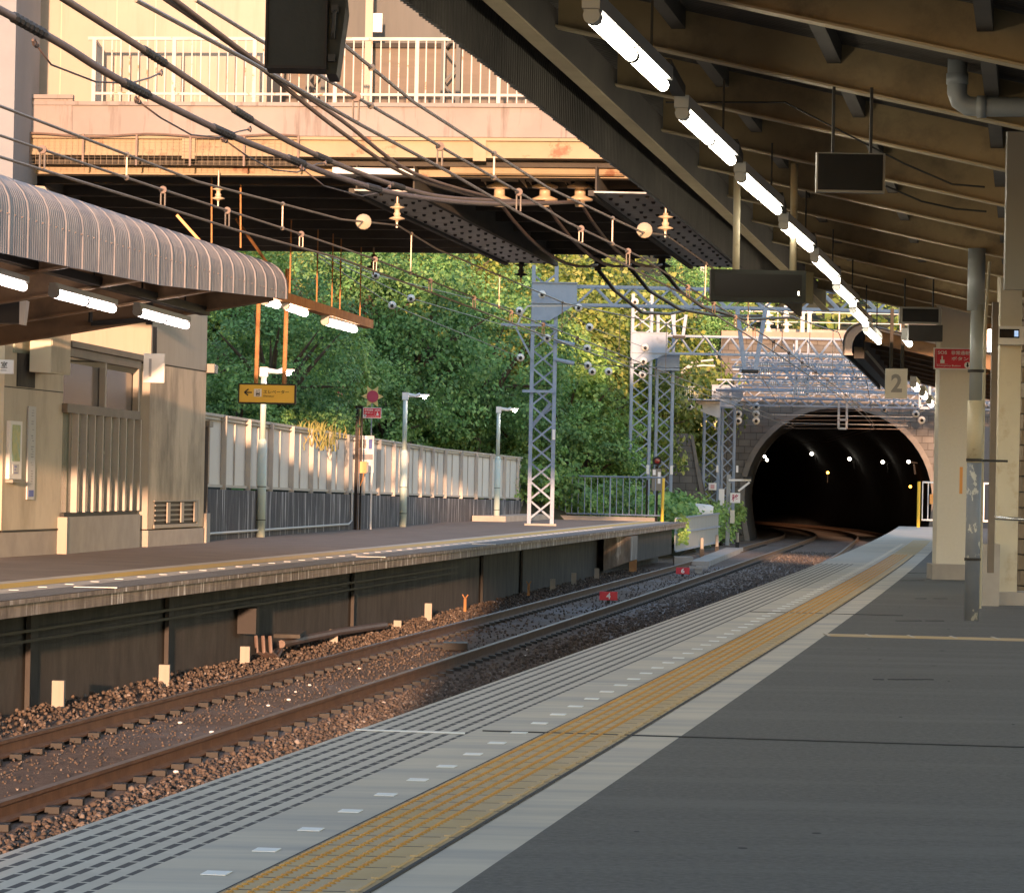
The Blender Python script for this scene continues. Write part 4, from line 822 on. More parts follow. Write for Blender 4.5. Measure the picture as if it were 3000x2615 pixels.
# railing at the platform end
er = thing('end_railing', 'galvanised railing with upright bars closing the end of the far platform', 'railing', (2.8, 110, 0))
ra, rb = at(1640, 1388, 108), at(1940, 1392, 106); za = .12; zt = 1.36
ra.z = rb.z = zt
obj('top_rail', MB().tube([ra, rb], .028, 8), 'steelblue', er); obj('bottom_rail', MB().tube([(ra.x, ra.y, .18), (rb.x, rb.y, .18)], .024, 8), 'steelblue', er)
for k in range(17):
    s = k/16; p = ra+(rb-ra)*s; th = .026 if k % 8 == 0 else .014
    obj('bar', MB().tube([(p.x, p.y, .0 if k % 8 == 0 else .18), (p.x, p.y, zt)], th, 6), 'steelblue', er)
obj('kerb', MB().prism([(ra.x-1.5, ra.y, -.3), (rb.x-.2, rb.y+.1, -.3), (rb.x-.2, rb.y+.3, -.3), (ra.x-1.5, ra.y+.3, -.3)], (0, 0, .42)), 'plinth', er)
o = obj('yellow_pole', MB().tube([(at(1942, 1400, 105.5).x, 105.5, -.05), (at(1942, 1400, 105.5).x+.02, 105.5, 1.35)], .045, 8), 'signyellow'); tag(o, 'yellow pole at the right end of the galvanised railing', 'pole')
sgn = thing('dwarf_signal', 'black signal post with dark red lens behind the railing end', 'signal', (at(1925, 1400, 109).x, 109, 0)); p = at(1925, 1350, 109)
obj('post', MB().box(p.x-.05, p.x+.05, 109, 109.1, -.3, p.z-.15).box(p.x-.33, p.x-.27, 109.1, 109.2, -.3, p.z-.6), 'black', sgn); obj('head', MB().lathe((p.x, 108.9, p.z), [(.01, 0), (.14, 0), (.14, .2), (.01, .2)], 14, (0, 1, 0)), 'black', sgn); obj('lens', MB().lathe((p.x, 108.87, p.z), [(.01, 0), (.085, .01), (.085, .03)], 12, (0, 1, 0)), 'redlens', sgn)
obj('relay_case', MB().box(p.x-.16, p.x+.14, 108.95, 109.15, p.z-.95, p.z-.25), 'screenframe', sgn); obj('label_plate', MB().box(p.x-.13, p.x-.04, 108.93, 108.95, p.z-.45, p.z-.28).box(p.x+.03, p.x+.12, 108.93, 108.95, p.z-.72, p.z-.35), 'signwhite', sgn)
# sheet fence beyond the platform end
gf = thing('sheet_fence', 'low galvanised sheet fence between the platform end and the tunnel', 'fence', (6, 115, -.85))
a, b_ = at(1978, 1606, 107), at(2104, 1582, 122)
obj('sheet', MB().prism([(a.x, a.y, -.92), (b_.x, b_.y, -.92), (b_.x, b_.y, .16), (a.x, a.y, .10)], (-.03, .0, 0)), 'galv', gf)
for z0, z1 in ((.10, .16), (-.36, -.31), (-.93, -.86)): obj('rail', MB().bar((a.x+.02, a.y, z0), (b_.x+.02, b_.y, z1), .05), 'steelblue', gf)
obj('kerb', MB().prism([(a.x+.05, a.y-8, -1.3), (b_.x+.3, b_.y, -1.3), (b_.x+.9, b_.y, -1.3), (a.x+.6, a.y-8, -1.3)], (0, 0, .25)), 'plinth', gf)
o = obj('concrete_trough', MB().box(at(1975, 1640, 100).x, at(2030, 1640, 100).x, 99.8, 100.6, -1.25, -.95), 'plinth'); tag(o, 'small concrete cable trough beside the track at the platform end', 'trough')
# ================================================================== near canopies
def canopy_near(y0, y1, label, rafm, roof_w=5.2, yr=None):
    t = thing('platform_canopy', label, 'canopy', (XR(y0)+2, y0, 3))
    fn = lambda y: XR(y)-.06
    vs, fs = canopy_skin(fn, -1, y0, y1, 4.06, lambda y: 3.5, roof_w)
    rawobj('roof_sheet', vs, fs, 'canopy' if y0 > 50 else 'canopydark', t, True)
    rz = lambda o: 4.04-.215*(o-.3)
    y = yr or y0+.15
    while y < y1-.05:
        r = obj('rafter', MB().prism([(XR(y)+.30, y, rz(.3)-.03), (XR(y)+roof_w-.2, y-.13*(roof_w-.5), rz(roof_w-.2)-.03), (XR(y)+roof_w-.2, y-.13*(roof_w-.5), rz(roof_w-.2)-.27), (XR(y)+.30, y, rz(.3)-.27)], (0, .02, 0)), rafm, t)
        obj('flange', MB().prism([(XR(y)+.28, y-.045, rz(.3)-.272), (XR(y)+roof_w-.2, y-.13*(roof_w-.5)-.045, rz(roof_w-.2)-.272), (XR(y)+roof_w-.2, y-.13*(roof_w-.5)-.045, rz(roof_w-.2)-.284), (XR(y)+.28, y-.045, rz(.3)-.284)], (0, .11, 0)), 'flange' if y0 < 50 else rafm, r)
        y += 2.8
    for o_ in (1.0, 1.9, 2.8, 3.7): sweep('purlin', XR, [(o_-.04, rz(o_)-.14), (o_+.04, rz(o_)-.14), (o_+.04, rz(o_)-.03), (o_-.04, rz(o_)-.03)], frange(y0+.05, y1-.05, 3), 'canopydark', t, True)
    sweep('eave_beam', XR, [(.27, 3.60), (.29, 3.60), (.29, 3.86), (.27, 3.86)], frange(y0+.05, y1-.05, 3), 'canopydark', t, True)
    sweep('eave_flange', XR, [(.24, 3.58), (.34, 3.58), (.34, 3.592), (.24, 3.592)], frange(y0+.05, y1-.05, 3), 'flange', t, True)
    if y0 > 50:
        pts = [(0, 3.5), (0, 3.62)] + [(.34*(1-math.cos(a/5*1.43)), 3.70+.34*math.sin(a/5*1.43)) for a in range(6)] + [(roof_w, rz(roof_w))]
        inn = [(o+.13, z-.06) for o, z in pts[::-1]]
        obj('end_trim', MB().prism([(XR(y0)-.06+o, y0-.03, z) for o, z in pts]+[(XR(y0)-.06+o, y0-.03, z) for o, z in inn[:-1]]+[(XR(y0)+.09, y0-.03, 3.5)], (0, .025, 0)), 'canopy', t)
        obj('gutter_beam', MB().prism([(XR(y0)+.12, y0+.1, 3.45), (XR(y0)+.3, y0+.1, 3.45), (XR(y1)+.3, y1, 3.45), (XR(y1)+.12, y1, 3.45)], (0, 0, .2)), 'dark', t)
    return t
ca = canopy_near(7.5, 47, 'dark underside of the near platform canopy with ochre rafters', 'rafter', yr=8.35)
cb2 = canopy_near(60.3, 81, 'second canopy farther along the near platform with rounded sunlit end', 'rafterlow')
# lights under the near canopy
rowR = lambda px, py: inplane(px, py, XR, 1.35)
LR = [((1742, 60), (1942, 250)), ((2003, 342), (2142, 470)), ((2172, 525), (2278, 617)), ((2298, 665), (2373, 728)), ((2388, 762), (2450, 820)), ((2452, 845), (2506, 893)), ((2500, 912), (2545, 956)), ((2537, 968), (2575, 1002))]
names = ['closest to the camera', 'second from the camera', 'third from the camera', 'crossed by a hanging post', 'fifth from the camera', 'sixth from the camera', 'seventh from the camera', 'farthest under this canopy']
rails = []
for (a, b_), lab in zip(LR, names):
    A, B = rowR(*a), rowR(*b_); z = 3.08
    A = Vector((XR(A.y)+1.35, A.y, A.z)); B = Vector((XR(B.y)+1.35, B.y, B.z)); rails.append((A, B))
    fitting('canopy_light', A, B, f'bright twin tube light under the near canopy, {lab}', 'light', 'lights under the near canopy', 'tube', r=.028)
t = thing('light_rail', 'dark rail carrying the row of bright lights under the near canopy', 'rail', rails[0][0])
P0 = rails[0][0]+Z*.15; P1 = rails[-1][1]+Z*.15
for i in range(len(rails)-1):
    obj('rail', MB().bar(rails[i][1]+Z*.1+(rails[i][1]-rails[i][0])*.02, rails[i+1][0]+Z*.1-(rails[i+1][1]-rails[i+1][0])*.09, .06, .05), 'dark', t)
for (A, B) in rails: obj('hanger', MB().bar(A+(B-A)*.8+Z*.08, A+(B-A)*.8+Z*.4, .012), 'dark', t)
for px, py, lab in ((2652, 990, 'behind the small dark screens'), (2676, 1128, 'right of the number 2 board'), (2702, 1153, 'lower, right of the number 2 board'), (2722, 1178, 'farthest, below the number 2 board')):
    p = inplane(px, py, XR, 1.7, 20, 110); q = Vector((XR(p.y+1.5)+1.7, p.y+1.5, p.z))
    fitting('canopy_light', p, q, f'small distant tube light {lab}', 'light', 'lights under the second near canopy', 'tube', r=.036)
# black box hung out over the track
bx0, bx1 = at(782, 0, 14.5), at(985, 205, 14.5)
hb = thing('hanging_box', 'large dark box with bracketed back hung over the track at the top edge', 'box', ((bx0.x+bx1.x)/2, 14.5, bx1.z))
zb = bx1.z+.005; w_ = .255
obj('box', MB().box(bx0.x, bx0.x+w_, 14.5, 14.72, zb, zb+.5), 'casing', hb)
obj('front_frame', MB().box(bx0.x-.004, bx0.x+.006, 14.488, 14.5, zb-.004, zb+.5).box(bx0.x+w_-.006, bx0.x+w_+.004, 14.488, 14.5, zb-.004, zb+.5).box(bx0.x+.006, bx0.x+w_-.006, 14.488, 14.5, zb-.004, zb+.008), 'black', hb)
obj('back_housing', MB().prism([(bx0.x+w_+.001, 14.52, zb-.02), (bx1.x+.0, 14.52, zb-.02), (bx1.x+.035, 14.52, zb+.27), (bx1.x+.01, 14.52, zb+.5), (bx0.x+w_+.001, 14.52, zb+.5)], (0, .3, 0)), 'casing', hb)
obj('handle', MB().tube([(bx0.x+w_+.03, 14.51, zb+.13), (bx0.x+w_+.03, 14.49, zb+.15), (bx0.x+w_+.035, 14.49, zb+.24), (bx0.x+w_+.035, 14.51, zb+.26)], .008, 6).box(bx0.x+w_+.02, bx0.x+w_+.05, 14.49, 14.52, zb+.24, zb+.27).box(bx0.x+w_+.01, bx0.x+w_+.04, 14.49, 14.52, zb+.03, zb+.06), 'dark', hb)
obj('arm', MB().bar((bx0.x+.15, 14.65, zb+.5), (XR(14.65)+.3, 14.65, zb+.75), .05), 'dark', hb)
# departure board
d0, d1 = at(2083, 788, 24), at(2360, 886, 24)
db = thing('departure_board', 'unlit dark departure board hanging on two yellowish posts', 'display board', ((d0.x+d1.x)/2, 24, d1.z))
obj('housing', MB().box(d0.x, d1.x, 24, 24.16, d1.z, d0.z), 'casing', db); obj('side', MB().prism([(d1.x+.001, 24.0, d1.z), (d1.x+.07, 24.2, d1.z), (d1.x+.07, 24.2, d0.z), (d1.x+.001, 24.0, d0.z)], (0, .05, 0)), 'casing', db)
obj('screen', MB().box(d0.x+.03, d1.x-.03, 23.995, 24, d1.z+.035, d0.z-.03), 'screen', db); obj('indicator', MB().box(d1.x-.055, d1.x-.045, 23.99, 23.995, d1.z+.05, d1.z+.075), 'pinkled', db)
for px, pt in ((2156, 510), (2323, 505)):
    q, p = at(px, 790, 24.1), at(px+4, pt, 24.1); obj('hanging_post', MB().tube([(q.x, 24.1, q.z-.01), (p.x, 24.1, p.z+.06)], .026, 10), 'pipecream', db, True)
s0, s1 = at(2393, 446, 18), at(2592, 566, 18)
sm = thing('hanging_monitor', 'small unlit monitor facing the camera under the near canopy rafters', 'monitor', ((s0.x+s1.x)/2, 18, s1.z))
obj('body', MB().box(s0.x, s1.x, 18, 18.06, s1.z, s0.z), 'screenframe', sm); obj('screen', MB().box(s0.x+.008, s1.x-.012, 17.996, 18, s1.z+.012, s0.z-.006), 'screen', sm)
for dx in (.08, .28): obj('hanger', MB().box(s0.x+dx, s0.x+dx+.015, 18.02, 18.05, s0.z, s0.z+.35), 'dark', sm)
s0, s1 = at(2636, 898, 36), at(2762, 1000, 36)
sm = thing('stacked_monitor', 'pair of small dark screens stacked above the red emergency sign', 'monitor', ((s0.x+s1.x)/2, 36, s1.z))
obj('upper_screen', MB().box(s0.x, s1.x-.02, 36, 36.1, (s0.z+s1.z)/2, s0.z), 'screenframe', sm); obj('upper_glass', MB().box(s0.x+.03, s1.x-.05, 35.995, 36, (s0.z+s1.z)/2+.02, s0.z-.02), 'screen', sm); obj('lower_screen', MB().box(s0.x+.1, s1.x, 36.02, 36.12, s1.z, (s0.z+s1.z)/2-.005), 'dark', sm)
for dx in (.05, .35): obj('hanger', MB().box(s0.x+dx, s0.x+dx+.015, 36.04, 36.07, s0.z, s0.z+.3), 'dark', sm)
# pillars, pipes and stairs at right
pl0, pl1 = at(2742, 1690, 44), at(2836, 1690, 44)
pp = thing('cream_pillar', 'smooth cream pillar on a concrete plinth behind the peeling pipe', 'pillar', (pl0.x+.2, 44, 0))
obj('shaft', MB().box(pl0.x, pl0.x+.44, 44, 44.44, .2, 3.75), 'pillar', pp); obj('plinth', MB().box(pl0.x-.06, pl0.x+.6, 43.9, 44.5, -.01, .2), 'plinth', pp)
pp2 = thing('peeling_pipe', 'thick grey downpipe with peeling cream paint beside the cream pillar', 'pipe', (4.1, 30.3, 0))
b0 = at(2846, 1812, 30.3); px_ = b0.x; w2 = .066
obj('lower_pipe', MB().tube([(px_, 30.3, 0), (px_, 30.3, 1.62)], w2, 16), 'pipe', pp2, True); obj('collar', MB().tube([(px_, 30.3, 1.40), (px_, 30.3, 1.95)], w2+.004, 16), 'pipecream', pp2, True)
obj('upper_pipe', MB().tube([(px_, 30.3, 1.95), (px_, 30.3, 2.8)], w2-.008, 16), 'pipegrey', pp2, True); obj('socket', MB().tube([(px_-.01, 30.32, 2.75), (px_-.01, 30.32, 3.3)], w2+.012, 16), 'pipegrey', pp2, True)
for z in (1.41, .53, 2.2): obj('strap', MB().tube([(px_, 30.3, z), (px_, 30.3, z+.025)], w2+.008, 16), 'dark', pp2)
obj('strap_arm', MB().bar((px_, 30.32, 1.42), (px_+.32, 30.5, 1.42), .02), 'dark', pp2)
o = obj('orange_tag', MB().box(px_-.10, px_-.075, 30.5, 30.52, 1.12, 1.36), 'orange'); tag(o, 'thin orange tag on the cream pillar beside the peeling pipe', 'tag')
o = obj('thin_conduit', MB().tube([(px_+.1, 30.5, .1), (px_+.1, 30.5, 2.6), (px_+.13, 30.5, 3.2)], .014, 8), 'pipecream'); tag(o, 'thin conduit running up just right of the peeling pipe', 'conduit')
wx_ = at(2899, 1400, 33.4).x; o = obj('wooden_post', MB().box(wx_, wx_+.06, 33.4, 33.46, .35, 3.0), 'brownrail'); tag(o, 'dark brown slim post between the peeling pipe and the cream column', 'post')
c0, c1 = at(2915, 1768, 34.7), at(2978, 1768, 34.7)
co = thing('steel_column', 'cream painted steel column with rust at its foot beside the stairs', 'column', (c0.x, 34.7, 0))
obj('shaft', MB().box(c0.x, c1.x, 34.7, 34.95, .0, 3.4), 'column', co); obj('plinth', MB().box(c0.x-.02, c1.x+.8, 34.5, 35.2, -.01, .13), 'plinth', co); obj('guard_post', MB().box(c0.x-.20, c0.x-.03, 34.2, 34.4, -.01, .62), 'plinth', co)
k0, k1 = at(2912, 955, 34.5), at(2992, 1010, 34.5)
kb = thing('display_box', 'white framed box with small dark display fixed to the cream column', 'display', (k0.x, 34.5, k1.z))
obj('frame', MB().box(k0.x, k1.x+.02, 34.45, 34.68, k1.z, k0.z), 'signcream', kb); obj('screen', MB().box(k0.x+.05, k1.x-.03, 34.445, 34.45, k1.z+.065, k0.z-.03), 'screen', kb); obj('lit_digits', MB().box(k1.x-.08, k1.x-.04, 34.44, 34.445, k1.z+.08, k0.z-.045), 'display', kb)
w0, w1 = at(2952, 385, 19), at(3060, 850, 19)
o = obj('wall_panel', MB().box(w0.x, w1.x, 19, 19.06, w1.z, w0.z), 'screenframe'); tag(o, 'large pale grey hanging panel cut by the right edge of the picture', 'panel')
st = thing('stair_wall', 'brown stone stepped wall at the right edge behind the cream column', 'wall', (5.6, 36, 0))
for k in range(20): obj('stone_course', MB().box(at(2990, 1400, 36).x+.02*(k % 2), 9, 36+.012*(k % 3), 37.5, k*.165, k*.165+.15), 'step', st)
obj('core', MB().box(at(2990, 1400, 36).x+.06, 9, 36.1, 37.6, 0, 3.4), 'dark', st)
o = obj('handrail', MB().tube([(at(2903, 1515, 34).x, 34, at(2903, 1515, 34).z), (at(2960, 1522, 34).x, 33.9, at(2903, 1515, 34).z-.01), (6.2, 33.5, at(2903, 1515, 34).z-.02)], .02, 10), 'chrome', None, True); tag(o, 'polished steel handrail crossing in front of the cream column', 'handrail')
sp2 = thing('emergency_sign', 'red emergency button sign with SOS lettering on top of the cream pillar', 'sign', at(2790, 1050, 43))
q = at(2735, 1081, 43.5); sos(sp2, q.x, q.z, 43.5, .49, .275, False)
wl = thing('warm_lamp', 'small warm wall lamp glowing between the pipe and the display box', 'lamp', at(2903, 975, 40)); p = at(2903, 970, 40)
obj('holder', MB().box(p.x-.045, p.x+.045, 40, 40.1, p.z+.02, p.z+.09), 'rust', wl); obj('bulb', MB().tube([(p.x, 40.04, p.z-.24), (p.x, 40.04, p.z+.02)], .03, 8), 'tubewarm', wl)
gp = thing('drain_elbow', 'grey drain pipe with an elbow under a pale box at the upper right', 'pipe', at(2800, 250, 19)); p = at(2806, 165, 19); q = at(2806, 300, 19)
obj('pipe', MB().tube([(p.x, 19, p.z), (p.x, 19, q.z+.05), (p.x+.015, 19, q.z+.01), (p.x+.06, 19, q.z-.02), (p.x+.12, 18.98, q.z-.025), (p.x+1.2, 18.8, q.z-.03)], .056, 14), 'pipegrey', gp, True); obj('joint', MB().tube([(p.x, 19, q.z+.10), (p.x, 19, q.z+.16)], .062, 14), 'pipegrey', gp, True); obj('joint', MB().tube([(p.x+.11, 18.98, q.z-.025), (p.x+.16, 18.97, q.z-.025)], .062, 14), 'pipegrey', gp, True)
g0, g1 = at(2695, 70, 19.2), at(2895, 162, 19.2); obj('box', MB().prism([(g0.x, 19.1, g1.z), (g1.x, 19.1, g1.z), (g1.x, 19.1, g0.z-.02), (g0.x, 19.1, g0.z)], (0, .4, 0)), 'screenframe', gp)
for i, (pts, lab) in enumerate([([(2595, 545), (2700, 590), (2800, 612), (2890, 620)], 'dark cable sagging from the small monitor to the right'), ([(1950, 300), (2300, 300), (2650, 480), (2790, 540), (2885, 548)], 'thin dark cable strung under the near canopy rafters')]):
    o = obj('ceiling_cable', MB().tube([at(x, y, 19.5) for x, y in pts], .006, 6), 'dark'); tag(o, lab, 'cable')
# ================================================================== masts and gantries
def mast(x, y, z0, z1, wd, label, m='steelblue', pan=.5):
    t = thing('lattice_mast', label, 'mast', (x, y, z0), 'lattice masts'); h = wd/2; q = .09
    for sx in (-1, 1):
        for sy in (-1, 1): obj('leg', MB().box(x+sx*h-q/2, x+sx*h+q/2, y+sy*h-.008, y+sy*h+.008, z0, z1).box(x+sx*h+sx*q/2-.008, x+sx*h+sx*q/2+.008, y+sy*h-sy*q, y+sy*h, z0, z1), m, t)
    for face in range(4):
        lc = MB(); z = z0+.15; k = 0
        while z+pan < z1:
            a, b_ = (-h, h) if (k+face) % 2 == 0 else (h, -h)
            if face < 2: s = (-1, 1)[face]; lc.bar((x+a, y+s*(h-.004), z), (x+b_, y+s*(h-.004), z+pan), .05, .01, Vector((0, 1, 0)))
            else: s = (-1, 1)[face-2]; lc.bar((x+s*(h-.004), y+a, z), (x+s*(h-.004), y+b_, z+pan), .05, .01, Vector((1, 0, 0)))
            z += pan; k += 1
        obj('lacing', lc, m, t)
    obj('foot', MB().box(x-h-.12, x+h+.12, y-h-.12, y+h+.12, z0-.02, z0+.03), 'plinth', t)
    return t
def gusset(t, x, y, wl, wr, z0, z1, zh):
    obj('gusset_plate', MB().box(x-wl, x+wr, y-.42, y-.40, z0, z1), 'steelblue', t); obj('gusset_flange', MB().box(x-wl-.02, x+wr+.02, y-.47, y-.36, z1, z1+.03).box(x-wl-.02, x+wr+.02, y-.47, y-.36, z0-.0, z0+.03), 'steelblue', t)
    obj('haunch', MB().prism([(x-wl, y-.415, z0-.002), (x+wr-.02, y-.415, z0-.002), (x+wr*.35, y-.415, zh+.1), (x+wr*.15, y-.415, zh), (x-wl, y-.415, zh)], (0, .015, 0)), 'steelblue', t)
def gantry(x0, x1, y, z0, z1, label, dep=.5, pan=.7, th=.07, m='steelblue'):
    t = thing('gantry_beam', label, 'gantry', ((x0+x1)/2, y, z0), 'lattice gantries over the tracks')
    for sy in (-1, 1):
        for z in (z0, z1): obj('chord', MB().bar((x0, y+sy*dep/2, z), (x1, y+sy*dep/2, z), th), m, t)
        wb = MB(); x = x0; k = 0
        while x+pan/2 < x1: wb.bar((x, y+sy*dep/2, (z0, z1)[k % 2]), (x+pan/2*1.0, y+sy*dep/2, (z1, z0)[k % 2]), th*.7, .012, Vector((0, 1, 0))); x += pan/2; k += 1
        obj('web', wb, m, t)
    hb_ = MB(); x = x0; k = 0
    while x+pan < x1: hb_.bar((x, y-dep/2, z0), (x+pan, y+dep/2, z0), .04, .012); hb_.bar((x, y-dep/2, z1), (x+pan, y+dep/2, z1), .04, .012); x += pan
    obj('plan_bracing', hb_, m, t)
    return t
zt = lambda px, py, Y: at(px, py, Y).z
m1 = mast(.79, 90.6, .02, zt(1600, 775, 90), .60, 'tall pale blue lattice mast standing on the far platform', pan=.5)
gusset(m1, .79, 90.6, .34, .85, zt(1600, 888, 90), zt(1600, 828, 90), zt(1600, 938, 90))
for z, a, b_ in ((zt(1600, 952, 90), -1.15, .3), (zt(1600, 1146, 90), -.55, .3)): obj('cross_arm', MB().bar((.79+a, 90.2, z), (.79+b_, 90.2, z), .07), 'steelblue', m1)
obj('arm_brace', MB().bar((.79-.75, 90.2, zt(1600, 960, 90)), (.79-.3, 90.2, zt(1600, 1052, 90)), .05), 'steelblue', m1)
obj('bent_tube', MB().tube([(.79-.75, 90.2, zt(1600, 965, 90)), (.79-.6, 90.2, zt(1600, 920, 90)), (.79-.45, 90.2, zt(1600, 897, 90)), (.79+.8, 90.2, zt(1600, 893, 90))], .025, 8), 'panel', m1)
for py in (997, 1052): obj('tie_tube', MB().tube([(1.1, 90.2, zt(1640, py, 90)), (1.6, 90.2, zt(1690, py+12, 90))], [.05, .06], 10), 'steelblue', m1)
obj('diagonal_tube', MB().bar((.5, 90.9, zt(1580, 1250, 90)), (1.0, 90.9, zt(1600, 1180, 90)), .1), 'steelblue', m1)
obj('number_plate', MB().box(1.06, 1.14, 90.2, 90.22, zt(1600, 1287, 90), zt(1600, 1257, 90)), 'signwhite', m1)
g1y = 90.6; m1r = mast(15.2, g1y, .0, 6.6, .56, 'lattice mast at the right end of the nearest gantry behind the near canopy')
gantry(1.62, 15.0, g1y, zt(1700, 890, 90), zt(1700, 836, 90), 'nearest pale blue lattice gantry spanning from the mast on the far platform', .5, 1.0)
def mpair(px, Y, ztop, wd, lab, z0=-1.0): p = at(px, 1400, Y); return mast(p.x, Y, z0, ztop, wd, lab), p.x
m2, x2 = mpair(1872, 121, zt(1870, 862, 121), .66, 'second lattice mast, left one of a pair behind the railing'); m3, x3 = mpair(1942, 122.5, zt(1935, 918, 122), .56, 'third lattice mast, right one of a pair behind the railing')
gusset(m2, x2, 121, .33, .9, zt(1900, 1035, 121), zt(1900, 977, 121), zt(1900, 1066, 121)); gusset(m3, x3, 122.5, .3, .5, zt(1935, 1085, 122), zt(1935, 1040, 122), zt(1935, 1092, 122))
for m_, x_, y_ in ((m2, x2, 121), (m3, x3, 122.5)): obj('number_plate', MB().box(x_+.24, x_+.34, y_-.36, y_-.34, zt(1900, 1388, 121), zt(1900, 1362, 121)), 'signwhite', m_)
gantry(x2+.9, 19, 121, zt(1950, 1035, 121), zt(1950, 984, 121), 'second lattice gantry crossing above the tracks before the tunnel', .5, .9)
m4, x4 = mpair(2082, 141, zt(2080, 1170, 141), .60, 'fourth lattice mast, left one of the pair beside the tunnel portal', -1.25); m5, x5 = mpair(2131, 143, zt(2125, 1165, 143), .5, 'fifth lattice mast, right one of the pair beside the tunnel portal', -1.25)
obj('warning_plate', MB().box(x4-.1, x4+.22, 140.6, 140.62, zt(2080, 1435, 141), zt(2080, 1414, 141)), 'signwhite', m4); obj('warning_print', MB().box(x4-.02, x4+.14, 140.58, 140.6, zt(2080, 1431, 141), zt(2080, 1419, 141)), 'inkpink', m4)
for m_, x_ in ((m4, x4), (m5, x5)): obj('number_plate', MB().box(x_+.2, x_+.29, 140.6, 140.63, zt(2080, 1382, 141), zt(2080, 1362, 141)), 'signwhite', m_)
gusset(m5, x5, 142, .8, .5, zt(2100, 1165, 142), zt(2100, 1130, 142), zt(2100, 1195, 142))
for i, (Y, ya, yb, xo, lab) in enumerate([(128, 1078, 1042, 8.2, 'third lattice gantry, thinner, stacked behind the second'), (134, 1112, 1085, 8.6, 'fourth lattice gantry above the tunnel approach'), (141, 1142, 1116, 8.4, 'fifth lattice gantry starting at the masts beside the portal'), (146.5, 1188, 1168, 9.5, 'farthest lattice gantry just in front of the tunnel mouth')]):
    gantry(xo, 22, Y, zt(2300, ya, Y), zt(2300, yb, Y), lab, .45, .8, .06)
for Y, ya, yb, xo, lab in ((125, 1062, 1036, 8.4, 'slender lattice gantry just behind the second gantry'), (131, 1100, 1064, 8.8, 'slender lattice gantry between the third and the fourth'), (138, 1132, 1098, 9.0, 'slender lattice gantry before the portal masts'), (144.5, 1165, 1146, 9.6, 'slender lattice gantry right above the tunnel crown')):
    gantry(xo, 22, Y, zt(2300, ya, Y), zt(2300, yb, Y), lab, .35, .6, .055)
# stay walkway
wk = thing('mast_walkway', 'pale grey railed walkway bracketed out from the mast beside the portal', 'walkway', at(2040, 1160, 139)); a, b_ = at(1972, 1168, 139), at(2110, 1168, 139)
obj('floor', MB().box(a.x, b_.x, 138.4, 139.6, a.z-.05, a.z), 'steelblue', wk); obj('bracket_web', MB().prism([(a.x+.2, 139, a.z-.06), (b_.x, 139, a.z-.06), (b_.x, 139, a.z-.75), (b_.x-.5, 139, a.z-.6), (b_.x-1.2, 139, a.z-.3)], (0, .06, 0)), 'girder', wk)
obj('guard_rail', MB().bar((a.x, 138.45, a.z+.5), (a.x+1.0, 138.45, a.z+.48), .04), 'signwhite', wk)
for k in range(14): obj('guard_bar', MB().box(a.x+k*.075-.008, a.x+k*.075+.008, 138.44, 138.46, a.z, a.z+.5), 'signwhite', wk)
obj('pipe_arm', MB().tube([at(1990, 1100, 138), at(2020, 1075, 138), at(2060, 1070, 138), at(2095, 1072, 138)], .04, 8).tube([at(1995, 1090, 138), at(2030, 1060, 138), at(2090, 1054, 138)], .04, 8), 'panel', wk)
# hanging brackets
def hangv(px0, px1, pyt, pxb, pyb, Y, lab):
    t = thing('drop_bracket', lab, 'bracket', at((px0+px1)/2, pyb, Y), 'drop brackets under the gantries')
    a, b_, c = at(px0, pyt, Y), at(px1, pyt, Y), at(pxb, pyb, Y); w3 = .14
    obj('arm', MB().bar(a, c-Vector((w3, 0, 0)), .11), 'steelblue', t); obj('arm', MB().bar(b_, c+Vector((w3, 0, 0)), .11), 'steelblue', t)
    obj('foot', MB().box(c.x-.22, c.x+.22, c.y-.06, c.y+.06, c.z-.08, c.z+.02), 'dark', t); obj('brace', MB().bar(a+(c-a)*.35, b_+(c-b_)*.1, .04), 'steelblue', t)
hangv(2160, 2243, 905, 2197, 1085, 90.3, 'pale blue V shaped bracket hanging from the nearest gantry')
hangv(1970, 2010, 922, 1989, 985, 120.5, 'small V shaped bracket under the nearest gantry beside the second mast')
def hangframe(px0, px1, py0, py1, Y, lab, m='steelblue'):
    a, b_ = at(px0, py0, Y), at(px1, py1, Y); th = .09; t = thing('gantry_hanger', lab, 'bracket', b_, 'drop frames')
    for x in (a.x, b_.x): obj('upright', MB().bar((x, Y, a.z), (x, Y, b_.z), th), m, t)
    obj('cross_bar', MB().bar((a.x, Y, b_.z), (b_.x, Y, b_.z), th).bar((a.x, Y, b_.z+(a.z-b_.z)*.28), (b_.x, Y, b_.z+(a.z-b_.z)*.28), th), m, t)
hangframe(2334, 2366, 990, 1156, 127.5, 'tall pale blue drop frame hanging between the gantries left of the number 2 board'); hangframe(2458, 2480, 1165, 1255, 146, 'pale drop frame hanging in front of the tunnel mouth', 'panel')
hangframe(2696, 2723, 1095, 1195, 128, 'pale blue drop frame right of the number 2 board')
